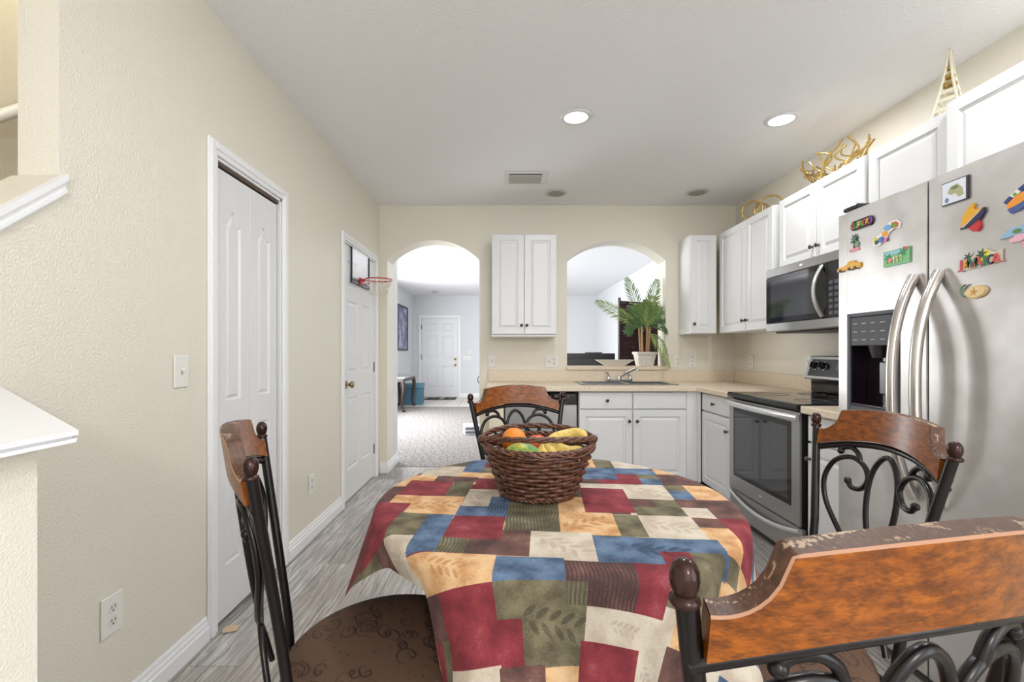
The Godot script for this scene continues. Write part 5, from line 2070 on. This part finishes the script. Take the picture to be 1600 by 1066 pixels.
func make_chair() -> Node3D:
	var o := thing("dining_chair", "x", "chair")
	var half := 0.195
	for s in [-1, 1]:
		var m := Mb.new()
		var pts := []
		for k in 17:
			var y := k / 16.0 * 0.955
			pts.append(Vector3(s * back_half(y), y, back_z(y)))
		m.tube(pts, 0.0096, 12)
		obj("back_post", m, M.iron, o)
		var f := Mb.new()
		f.lathe([Vector2(0, 0.95), Vector2(0.0112, 0.95), Vector2(0.0128, 0.953), Vector2(0.0122, 0.956), Vector2(0.0088, 0.9585), Vector2(0.0108, 0.963), Vector2(0.0122, 0.970), Vector2(0.0115, 0.978), Vector2(0.0085, 0.984), Vector2(0.0045, 0.9868), Vector2(0, 0.9875)], Vector3(s * back_half(0.965), 0, back_z(0.96)), 18)
		obj("finial", f, M.bronze, o)
		var g := Mb.new()
		g.tube(smoothed([Vector3(s * 0.165, 0.45, -0.15), Vector3(s * 0.172, 0.25, -0.165), Vector3(s * 0.185, 0.0, -0.19)], 5), 0.0125, 10)
		obj("front_leg", g, M.iron, o)
	# bar under the rail: ends at 0.896, middle higher
	var bar := Mb.new()
	var pts := []
	for k in 21:
		var x := (k / 20.0 * 2.0 - 1.0) * (half - 0.004)
		pts.append(on_back(x, 0.893 + 0.037 * (1.0 - (x / half) * (x / half))))
	bar.tube(pts, 0.0076, 8, false, 1.0)
	obj("back_bar", bar, M.iron, o)
	# wooden top rail with stepped shoulders, bowed back
	var rail := Mb.new()
	var worn := Mb.new()
	var bare := Mb.new()
	var n := 56
	var thick := 0.0125
	var cols := []
	for k in n + 1:
		var x := (k / float(n) * 2.0 - 1.0) * 0.1815
		var q := absf(x) / half
		var lo := 0.902 + 0.037 * (1.0 - q * q)
		var into := (0.1815 - absf(x)) / 0.050
		var full := 1.012 - 0.026 * q * q
		var hi := full if into >= 1.0 else lerpf(0.946, full, 1.0 - sqrt(maxf(0.0, 1.0 - into * into)))
		cols.append([x, lo, hi])
	var crowns: Array[Vector3] = []
	for k in n + 1:
		var before: Array = cols[maxi(k - 1, 0)]
		var after: Array = cols[mini(k + 1, n)]
		crowns.append(Vector3(-(after[2] - before[2]), after[0] - before[0], 0).normalized())
	for k in n:
		var a: Array = cols[k]
		var b: Array = cols[k + 1]
		var A0 := on_back(a[0], a[1])
		var A1 := on_back(a[0], a[2])
		var B0 := on_back(b[0], b[1])
		var B1 := on_back(b[0], b[2])
		var out_a := Vector3(2.0 * 0.042 * a[0] / (half * half), -0.13, 1.0).normalized()
		var out_b := Vector3(2.0 * 0.042 * b[0] / (half * half), -0.13, 1.0).normalized()
		var ta := out_a * thick
		var tb := out_b * thick
		var u0 := k / float(n)
		var u1 := (k + 1) / float(n)
		var va0: float = 1.0 - (a[1] - 0.9) / 0.115
		var va1: float = 1.0 - (a[2] - 0.9) / 0.115
		var vb0: float = 1.0 - (b[1] - 0.9) / 0.115
		var vb1: float = 1.0 - (b[2] - 0.9) / 0.115
		for s in [1.0, -1.0]:
			rail.tri(A0 + ta * s, B0 + tb * s, B1 + tb * s, out_a * s, out_b * s, out_b * s, Vector2(u0, va0), Vector2(u1, vb0), Vector2(u1, vb1))
			rail.tri(A0 + ta * s, B1 + tb * s, A1 + ta * s, out_a * s, out_b * s, out_a * s, Vector2(u0, va0), Vector2(u1, vb1), Vector2(u0, va1))
		rail.face(A0 + ta, B0 + tb, B0 - tb, A0 - ta, Vector3.DOWN)
		# top edge, softly crowned, with its finish worn; the arris at the back is rubbed bare
		var e := 0.003
		var g0 := crowns[k]
		var g1 := crowns[k + 1]
		for s in [1.0, -1.0]:
			var q0: Vector3 = A1 + ta * s
			var q1: Vector3 = B1 + tb * s
			var m0: Vector3 = A1 + g0 * e * 0.8 + ta * s * 0.89
			var m1: Vector3 = B1 + g1 * e * 0.8 + tb * s * 0.89
			var n0: Vector3 = (g0 + out_a * s).normalized()
			var n1: Vector3 = (g1 + out_b * s).normalized()
			var side := bare if s > 0.0 else worn
			side.tri(q0, q1, m1, n0, n1, n1, Vector2(u0, 0.5 - s * 0.5), Vector2(u1, 0.5 - s * 0.5), Vector2(u1, 0.5 - s * 0.41))
			side.tri(q0, m1, m0, n0, n1, n0, Vector2(u0, 0.5 - s * 0.5), Vector2(u1, 0.5 - s * 0.41), Vector2(u0, 0.5 - s * 0.41))
			worn.tri(m0, m1, B1 + g1 * e, g0, g1, g1, Vector2(u0, 0.5 - s * 0.41), Vector2(u1, 0.5 - s * 0.41), Vector2(u1, 0.5))
			worn.tri(m0, B1 + g1 * e, A1 + g0 * e, g0, g1, g0, Vector2(u0, 0.5 - s * 0.41), Vector2(u1, 0.5), Vector2(u0, 0.5))
		if k == 0 or k == n - 1:
			var E0 := A0 if k == 0 else B0
			var E1 := A1 if k == 0 else B1
			var et := ta if k == 0 else tb
			rail.face(E0 + et, E0 - et, E1 - et, E1 + et, Vector3(-1.0 if k == 0 else 1.0, 0, 0))
	obj("top_rail", rail, M.wood, o)
	tag(obj("rail_edge", worn, M.worn, o), "worn edge with scraped dark finish")
	tag(obj("bare_edge", bare, M.bare, o), "pale edge rubbed bare of its finish")
	# scrolls
	var yb := 0.893
	for s in [-1, 1]:
		var p2 := [[-0.098, -0.063], [-0.085, -0.077], [-0.060, -0.072], [-0.046, -0.045], [-0.062, -0.016], [-0.098, -0.004], [-0.138, -0.022], [-0.158, -0.070], [-0.148, -0.125], [-0.112, -0.180], [-0.060, -0.235], [-0.008, -0.275], [0.03, -0.32], [0.07, -0.40]]
		var q := []
		for p in p2:
			q.append(on_back(-s * p[0], yb + p[1]))
		var m := Mb.new()
		m.tube(smoothed(q, 5), 0.0062, 9)
		m.ball(q[0], Vector3.ONE * 0.0088, 10, 8)
		obj("scroll", m, M.iron, o)
		var c := []
		for p in [[-0.072, -0.010], [-0.080, 0.008], [-0.098, 0.019], [-0.118, 0.016], [-0.126, 0.006]]:
			c.append(on_back(-s * p[0], yb + p[1]))
		var m2 := Mb.new()
		m2.tube(smoothed(c, 4), 0.006, 9)
		m2.ball(c[4], Vector3.ONE * 0.0085, 10, 8)
		obj("tendril", m2, M.iron, o)
	var loop := []
	for p in [[0.004, -0.262], [-0.022, -0.19], [-0.040, -0.12], [-0.041, -0.05], [-0.026, -0.004], [0.0, 0.016], [0.026, -0.004], [0.041, -0.05], [0.040, -0.12], [0.022, -0.19], [-0.004, -0.262]]:
		loop.append(on_back(p[0], yb + p[1]))
	var lm := Mb.new()
	lm.tube(smoothed(loop, 5), 0.0062, 9)
	obj("loop", lm, M.iron, o)
	# seat
	var fr := Mb.new()
	var ring := []
	for k in 40:
		var a := TAU * k / 40
		ring.append(Vector3(cos(a) * 0.195, 0.452, sin(a) * 0.195))
	fr.tube(ring, 0.011, 8, true)
	for s in [-1, 1]:
		fr.tube([Vector3(s * 0.115, 0.452, 0.155), Vector3(s * back_half(0.452), 0.452, back_z(0.452))], 0.009, 8)
	fr.tube([Vector3(-0.138, 0.47, back_z(0.47)), Vector3(0.138, 0.47, back_z(0.47))], 0.008, 8)
	obj("seat_frame", fr, M.iron, o)
	var st := Mb.new()
	st.lathe([Vector2(0, 0.458), Vector2(0.20, 0.458), Vector2(0.217, 0.468), Vector2(0.222, 0.482), Vector2(0.216, 0.496), Vector2(0.196, 0.507), Vector2(0.15, 0.513), Vector2(0.07, 0.517), Vector2(0, 0.518)], Vector3.ZERO, 48)
	obj("seat_cushion", st, M.seat, o)
	return o


func build_chairs() -> void:
	var c := make_chair()
	var spots := [
		[-0.2565, 1.02, 0.9, 0.436, "iron and wood dining chair at the left, before the closet door"],
		[0.13, 1.62, 0.283, -0.959, "iron and wood dining chair behind the basket, facing the camera"],
		[0.589, 1.06, -0.999, 0.034, "iron and wood dining chair at the right, before the refrigerator"],
		[0.290, 0.667, -0.20, 0.98, "iron and wood dining chair nearest the camera, seen from behind"],
	]
	for i in spots.size():
		var q: Array = spots[i]
		var o := c
		if i > 0:
			o = c.duplicate()
			o.name = numbered("dining_chair")
			add_child(o)
		o.position = P(q[0], 0, q[1])
		o.rotation.y = atan2(-q[2], q[3])
		tag(o, q[4], "chair", "dining chairs round the table")


# ---------- basket ----------

func build_basket() -> void:
	var at := P(0.096, 0.7555, 1.303)
	var o := thing("fruit_basket", "dark brown oval wicker basket in the middle of the table", "basket", at, 0.0)
	var bottom := Mb.new()
	bottom.lathe([Vector2(0, 0.002), Vector2(0.098, 0.002), Vector2(0.098, 0.010), Vector2(0, 0.010)], Vector3.ZERO, 32)
	obj("bottom", bottom, M.wicker, o)
	var rows := 12
	var stakes := 24
	var rad := func(u: float) -> float: return lerpf(0.103, 0.150, pow(u, 0.85))
	var hgt := 0.128
	for k in stakes:
		var a := TAU * (k + 0.5) / stakes
		var m := Mb.new()
		var pts := []
		for s in 6:
			var u := s / 5.0
			var r: float = rad.call(u)
			pts.append(Vector3(cos(a) * r, 0.006 + u * hgt, sin(a) * r))
		m.tube(pts, 0.0026, 5)
		obj("stake", m, M.wicker, o)
	for j in rows:
		var u := (j + 0.5) / rows
		var m := Mb.new()
		var pts := []
		var steps := stakes * 4
		for k in steps:
			var a := TAU * k / steps
			var r: float = rad.call(u) + 0.0055 * cos(stakes * 0.5 * a + (PI if j % 2 else 0.0))
			pts.append(Vector3(cos(a) * r, 0.006 + u * hgt + 0.0012 * sin(a * 5.0 + j), sin(a) * r))
		m.tube(pts, 0.0056, 6, true)
		obj("strand", m, M.wicker, o)
	# plaited foot and rim
	for q in [[0.106, 0.006, 0.0055, "foot_plait"], [0.153, 0.138, 0.0058, "rim_plait"]]:
		for s in 3:
			var m := Mb.new()
			var pts := []
			for k in 120:
				var a := TAU * k / 120
				var ph := a * 16.0 + TAU * s / 3.0
				pts.append(Vector3(cos(a) * (q[0] + 0.0045 * cos(ph)), q[1] + 0.0045 * sin(ph), sin(a) * (q[0] + 0.0045 * cos(ph))))
			m.tube(pts, q[2] * 0.75, 6, true)
			obj(q[3], m, M.wicker, o)
	# loose twigs round the rim
	for s in 4:
		var m := Mb.new()
		var pts := []
		for k in 90:
			var a := TAU * k / 90
			pts.append(Vector3(cos(a) * (0.158 + 0.004 * sin(a * 3.0 + s * 1.7)), 0.134 + 0.007 * sin(a * 5.0 + s * 2.1), sin(a) * (0.158 + 0.004 * sin(a * 3.0 + s * 1.7))))
		m.tube(pts, 0.003, 5, true)
		obj("rim_twig", m, M.wicker, o)
	# two twisted handles folded down on the rim
	for side in [-1, 1]:
		for s in 3:
			var m := Mb.new()
			var pts := []
			for k in 61:
				var u := k / 60.0
				var a := PI * u
				var c := Vector3(-cos(a) * 0.158, 0.152 + 0.014 * sin(a), side * sin(a) * (0.105 if side > 0 else 0.135))
				var ph := u * 26.0 + TAU * s / 3.0
				pts.append(c + Vector3(0, sin(ph), 0) * 0.0042 + Vector3(-sin(a) * 0.2, 0, side * 0.9) * cos(ph) * 0.0042)
			m.tube(pts, 0.0048, 6)
			obj("handle_twist", m, M.wicker, o)
	for s in [-1, 1]:
		var m := Mb.new()
		m.ball(Vector3(s * 0.160, 0.15, 0), Vector3(0.012, 0.012, 0.014), 10, 8)
		obj("handle_knot", m, M.wicker, o)
	# fruit
	var peel := tri_map(relief(mat(rgb(236, 138, 36), 0.45), noise(0.1, 77, 2, 256), 0.08), 12.0)
	var red := tri_map(mat(Color.WHITE, 0.4), 6.0)
	red.albedo_texture = blend(noise(0.02, 78, 3, 256), rgb(226, 112, 52), rgb(206, 64, 40), 0.35, 0.7)
	var green := tri_map(mat(Color.WHITE, 0.4), 5.0)
	green.albedo_texture = blend(noise(0.02, 79, 3, 256), rgb(206, 196, 84), rgb(92, 150, 76), 0.4, 0.65)
	var yellow := tri_map(mat(Color.WHITE, 0.45), 8.0)
	yellow.albedo_texture = blend(noise(0.05, 80, 3, 256), rgb(222, 194, 104), rgb(188, 148, 66), 0.45, 0.85)
	var tip := mat(rgb(60, 48, 30), 0.7)
	var fruits := [
		["orange", "round bright orange on the left in the basket", Vector3(-0.068, 0.135, -0.008), Vector3(0.036, 0.037, 0.038), peel],
		["orange", "orange low at the back of the basket", Vector3(0.02, 0.09, -0.075), Vector3(0.036, 0.036, 0.036), peel],
		["peach", "red and orange peach beside the orange", Vector3(0.0, 0.118, -0.012), Vector3(0.034, 0.033, 0.034), red],
		["mango", "green and yellow mango at the front left of the basket", Vector3(-0.048, 0.112, 0.074), Vector3(0.05, 0.033, 0.034), green],
		["apple", "red apple low in the basket", Vector3(-0.06, 0.06, 0.03), Vector3(0.034, 0.033, 0.034), red],
		["mango", "yellow mango low at the right of the basket", Vector3(0.055, 0.066, -0.01), Vector3(0.046, 0.034, 0.036), green],
	]
	for f in fruits:
		var r := thing(f[0], f[1], "fruit", at + f[2] + Vector3(0, 0.008, 0), 0.0, "fruit in the basket")
		var m := Mb.new()
		m.ball(Vector3.ZERO, f[3], 24, 16)
		obj("skin", m, f[4], r)
		var s := Mb.new()
		s.lathe([Vector2(0, 0), Vector2(0.0035, 0), Vector2(0.0025, 0.004), Vector2(0, 0.0045)], Vector3(0, f[3].y - 0.001, 0), 8)
		obj("stem", s, tip, r)
	var bananas := [
		["yellow banana on top, arching to the right rim", [Vector3(0.025, 0.155, 0.02), Vector3(0.05, 0.152, 0.0), Vector3(0.09, 0.158, -0.015), Vector3(0.12, 0.162, -0.005), Vector3(0.136, 0.152, 0.018)]],
		["yellow banana in the middle of the bunch", [Vector3(0.025, 0.152, 0.028), Vector3(0.045, 0.135, 0.035), Vector3(0.08, 0.122, 0.048), Vector3(0.105, 0.124, 0.05), Vector3(0.118, 0.132, 0.042)]],
		["yellow banana lying at the front of the basket", [Vector3(0.02, 0.15, 0.034), Vector3(0.025, 0.13, 0.055), Vector3(0.045, 0.112, 0.082), Vector3(0.07, 0.108, 0.09), Vector3(0.092, 0.112, 0.082)]],
		["yellow banana in front of the peach", [Vector3(0.015, 0.148, 0.03), Vector3(0.008, 0.125, 0.058), Vector3(0.012, 0.108, 0.088), Vector3(0.02, 0.10, 0.105), Vector3(0.03, 0.098, 0.112)]],
	]
	var bunch := thing("banana_bunch", "bunch of yellow bananas on the right of the basket", "fruit", at)
	for q in bananas:
		var b := Node3D.new()
		b.name = "banana"
		bunch.add_child(b, true)
		var pts := smoothed(q[1], 6)
		var rr := []
		for i in pts.size():
			var u := float(i) / (pts.size() - 1)
			rr.append(0.0055 + 0.0125 * clampf(sin(clampf((u - 0.08) / 0.92, 0, 1) * PI) * 1.7, 0, 1))
		var m := Mb.new()
		m.tube(pts, rr, 8)
		obj("peel", m, yellow, b)
		for e in [0, pts.size() - 1]:
			var t := Mb.new()
			t.ball(pts[e], Vector3.ONE * 0.006, 8, 6)
			obj("tip", t, tip, b)


# ---------- toy hoop ----------

func build_hoop() -> void:
	var x := XL - 0.008
	var o := thing("toy_hoop", "toy basketball hoop with a clear backboard on the door", "basketball hoop", P(x, 0, 3.765), PI / 2)
	var bd := Mb.new()
	bd.span(Vector3(-0.225, 1.695, 0.006), Vector3(0.225, 1.972, 0.010), 0.001)
	var clear := mat(Color(0.92, 0.94, 0.96, 0.12), 0.05)
	clear.transparency = BaseMaterial3D.TRANSPARENCY_ALPHA
	obj("backboard", bd, clear, o)
	var eg := Mb.new()
	eg.span(Vector3(-0.232, 1.69, 0.004), Vector3(-0.218, 1.972, 0.016), 0.002)
	eg.span(Vector3(0.218, 1.69, 0.004), Vector3(0.232, 1.972, 0.016), 0.002)
	eg.span(Vector3(-0.218, 1.69, 0.004), Vector3(0.218, 1.70, 0.014), 0.002)
	obj("edging", eg, M.black_plastic, o)
	var pr := Mb.new()
	for k in 9:
		var u := k / 8.0 * 2.0 - 1.0
		pr.box(Vector3(u * 0.19, 1.722, 0.0112), Vector3(0.034, 0.022 + 0.012 * (k % 2), 0.001))
	obj("printed_band", pr, mat(rgb(84, 88, 100), 0.4), o)
	for s in [-1, 1]:
		var hk := Mb.new()
		hk.span(Vector3(s * 0.12 - 0.012, 1.93, 0.0), Vector3(s * 0.12 + 0.012, 1.978, 0.003))
		obj("door_hook", hk, M.trim, o)
	var red := mat(rgb(198, 42, 44), 0.35)
	var br := Mb.new()
	br.span(Vector3(-0.042, 1.705, 0.0105), Vector3(0.042, 1.76, 0.024), 0.004)
	br.span(Vector3(-0.028, 1.735, 0.024), Vector3(0.028, 1.75, 0.052), 0.003)
	obj("bracket", br, red, o)
	var cy := 1.747
	var cz := 0.158
	var r := 0.108
	var rim := Mb.new()
	var ring := []
	for k in 40:
		ring.append(Vector3(r * cos(TAU * k / 40), cy, cz + r * sin(TAU * k / 40)))
	rim.tube(ring, 0.005, 8, true)
	obj("rim", rim, red, o)
	var cord := mat(rgb(226, 220, 208), 0.9)
	var nt := Mb.new()
	for k in 12:
		for s in [-1, 1]:
			var pts := []
			for j in 6:
				var u := j / 5.0
				var a: float = TAU * (k + s * u * 1.0) / 12.0
				var q := lerpf(r, 0.062, pow(u, 0.8)) + 0.006 * sin(u * 9.0)
				pts.append(Vector3(q * cos(a), cy - 0.004 - u * 0.13, cz + q * sin(a)))
			nt.tube(pts, 0.0022, 5)
	tag(obj("net", nt, cord, o), "white cord net")


# ---------- on the sill of the pass-through ----------

func build_sill_things() -> void:
	var sc := thing("paper_scrap", "torn tan paper scrap on the floor at the closet casing", "paper", P(-1.13, 0.0015, 1.88), 0.5)
	var sm := Mb.new()
	sm.prism(PackedVector2Array([Vector2(-0.03, -0.012), Vector2(0.02, -0.018), Vector2(0.034, 0.006), Vector2(0.012, 0.014), Vector2(-0.006, 0.022), Vector2(-0.028, 0.01)]), 0.0, 0.003, Transform3D(Basis(Vector3(1, 0, 0), Vector3(0, 0.25, -0.97), Vector3(0, 0.97, 0.25)), Vector3(0, 0.006, 0)))
	obj("sheet", sm, mat(rgb(206, 184, 152), 0.9), sc)
	var top := 1.0125
	var b := thing("square_bowl", "flared square off-white dish on the sill", "bowl", P(1.06, top, DB + 0.06))
	var m := Mb.new()
	var lo := 0.078
	var hi := 0.175
	var h := 0.062
	var q0 := [Vector3(-lo, 0, -0.045), Vector3(lo, 0, -0.045), Vector3(lo, 0, 0.045), Vector3(-lo, 0, 0.045)]
	var q1 := [Vector3(-hi, h, -0.085), Vector3(hi, h, -0.085), Vector3(hi, h, 0.085), Vector3(-hi, h, 0.085)]
	for k in 4:
		var l := (k + 1) % 4
		var out: Vector3 = (q1[k] + q1[l]) * 0.5
		out.y = -0.03
		m.face(q0[k], q0[l], q1[l], q1[k], out)
		var i0: Vector3 = q0[k] * 0.92 + Vector3(0, 0.006, 0)
		var i1: Vector3 = q0[l] * 0.92 + Vector3(0, 0.006, 0)
		var j1: Vector3 = q1[l] * Vector3(0.955, 1, 0.93)
		var j0: Vector3 = q1[k] * Vector3(0.955, 1, 0.93)
		m.face(i0, i1, j1, j0, -out)
		m.face(q1[k], q1[l], j1, j0, Vector3.UP)
	m.quad(q0[0], q0[1], q0[2], q0[3], Vector3.DOWN)
	m.quad(q0[0] * 0.92 + Vector3(0, 0.006, 0), q0[1] * 0.92 + Vector3(0, 0.006, 0), q0[2] * 0.92 + Vector3(0, 0.006, 0), q0[3] * 0.92 + Vector3(0, 0.006, 0), Vector3.UP)
	obj("dish", m, mat(rgb(226, 218, 206), 0.5), b)
	# potted palm
	var p := thing("potted_palm", "green palm in a square white pot on the sill", "plant", P(1.37, top, DB + 0.12))
	var pm := Mb.new()
	for s in [[0.066, 0.0, 0.088, 0.125], [0.094, 0.112, 0.096, 0.138]]:
		var c0 := [Vector3(-s[0], s[1], -s[0]), Vector3(s[0], s[1], -s[0]), Vector3(s[0], s[1], s[0]), Vector3(-s[0], s[1], s[0])]
		var c1 := [Vector3(-s[2], s[3], -s[2]), Vector3(s[2], s[3], -s[2]), Vector3(s[2], s[3], s[2]), Vector3(-s[2], s[3], s[2])]
		for k in 4:
			var l := (k + 1) % 4
			var out: Vector3 = c0[k] + c0[l]
			out.y = 0.0
			pm.face(c0[k], c0[l], c1[l], c1[k], out)
		pm.quad(c0[0], c0[1], c0[2], c0[3], Vector3.DOWN)
		if s[1] > 0.0:
			for k in 4:
				var l := (k + 1) % 4
				var a: Vector3 = c1[k] * Vector3(0.88, 1, 0.88)
				var a2: Vector3 = c1[l] * Vector3(0.88, 1, 0.88)
				pm.face(c1[k], c1[l], a2, a, Vector3.UP)
				pm.face(a, a2, a2 - Vector3(0, 0.02, 0), a - Vector3(0, 0.02, 0), -(c1[k] + c1[l]) * Vector3(1, 0, 1))
	var potm := tri_map(mat(Color.WHITE, 0.6), 6.0)
	potm.albedo_texture = blend(noise(0.03, 85, 3, 256), rgb(232, 226, 216), rgb(206, 198, 186))
	obj("pot", pm, potm, p)
	var soil := Mb.new()
	soil.span(Vector3(-0.084, 0.115, -0.084), Vector3(0.084, 0.12, 0.084))
	obj("soil", soil, mat(rgb(70, 52, 40), 1.0), p)
	var stem := mat(rgb(176, 138, 92), 0.6)
	var rng := RandomNumberGenerator.new()
	rng.seed = 23
	for k in 6:
		var m2 := Mb.new()
		var a := TAU * k / 6 + 0.3
		var d := Vector3(cos(a), 0, sin(a))
		m2.tube(smoothed([d * 0.035 + Vector3(0, 0.119, 0), d * 0.045 + Vector3(0, 0.24, 0), d * 0.05 + Vector3(0, 0.38, 0)], 3), [0.011, 0.0105, 0.01, 0.0095, 0.009, 0.0085, 0.008], 7)
		obj("stalk", m2, stem, p)
	var greens := [mat(rgb(104, 134, 70), 0.5), mat(rgb(72, 104, 62), 0.5), mat(rgb(140, 158, 92), 0.5)]
	for g in greens:
		g.backlight_enabled = true
		g.backlight = Color(0.18, 0.25, 0.10)
	# start, direction, length, rise, droop
	var fronds := [
		[Vector3(-0.02, 0.36, 0.0), Vector3(-0.50, 0.36, 0.06), 0.56, 0.10, 2],
		[Vector3(-0.01, 0.38, 0.0), Vector3(-0.30, 0.95, 0.04), 0.56, 0.10, 0],
		[Vector3(0.01, 0.38, 0.0), Vector3(0.20, 0.95, 0.04), 0.50, 0.05, 0],
		[Vector3(0.02, 0.34, 0.02), Vector3(0.06, 0.80, 0.10), 0.42, 0.20, 2],
		[Vector3(0.02, 0.36, 0.02), Vector3(0.20, 0.60, 0.10), 0.34, 0.40, 0],
		[Vector3(0.0, 0.36, 0.02), Vector3(-0.06, 0.70, 0.10), 0.36, 0.30, 0],
		[Vector3(-0.02, 0.34, 0.02), Vector3(-0.16, 0.25, 0.08), 0.30, 0.9, 1],
		[Vector3(0.03, 0.36, 0.03), Vector3(0.12, 0.10, 0.08), 0.30, 0.7, 1],
		[Vector3(0.03, 0.40, -0.02), Vector3(0.14, 0.30, 0.04), 0.32, 0.8, 0],
		[Vector3(0.03, 0.33, 0.02), Vector3(0.06, -0.05, 0.10), 0.26, 0.9, 2],
		[Vector3(0.0, 0.34, -0.02), Vector3(-0.12, 0.6, -0.30), 0.42, 0.25, 1],
		[Vector3(0.02, 0.34, -0.02), Vector3(0.16, 0.5, -0.30), 0.42, 0.3, 1],
	]
	for f in fronds:
		var m3 := Mb.new()
		var dir: Vector3 = f[1].normalized()
		var n := 34
		var pts := []
		for i in n + 1:
			var u := i / float(n)
			pts.append(f[0] + dir * f[2] * u + Vector3(0, -f[3] * u * u * f[2], 0) + Vector3(dir.x, 0, dir.z) * minf(f[3], 0.3) * 0.2 * u * u)
			pts[i].x = minf(pts[i].x, 0.15)
		m3.tube(pts, 0.0035, 5)
		for i in range(4, n):
			var u := i / float(n)
			var tg: Vector3 = (pts[i + 1] - pts[i - 1]).normalized()
			var side := tg.cross(Vector3(0.12, 0.3, 0.95)).normalized()
			if side.length() < 0.5:
				side = Vector3.RIGHT
			var face_n := side.cross(tg).normalized()
			for s in [-1.0, 1.0]:
				var ll: float = 0.105 * sin(clampf(u * 0.85 + 0.15, 0, 1) * PI) + 0.03
				var ld: Vector3 = (side * s * 0.6 + tg * 0.85 + face_n * 0.12 + Vector3(0, -0.12, 0) + Vector3(rng.randf_range(-0.1, 0.1), rng.randf_range(-0.08, 0.08), rng.randf_range(-0.1, 0.1))).normalized()
				var a: Vector3 = pts[i]
				var mid: Vector3 = a + ld * ll * 0.5
				var wd := ld.cross(face_n).normalized() * 0.0048
				var end: Vector3 = a + ld * ll + Vector3(0, -0.012, 0)
				end.x = minf(end.x, 0.155)
				mid.x = minf(mid.x, 0.15)
				m3.tri(a, mid + wd, mid - wd, face_n, face_n, face_n)
				m3.tri(mid + wd, end, mid - wd, face_n, face_n, face_n)
		obj("frond", m3, greens[f[4]], p)
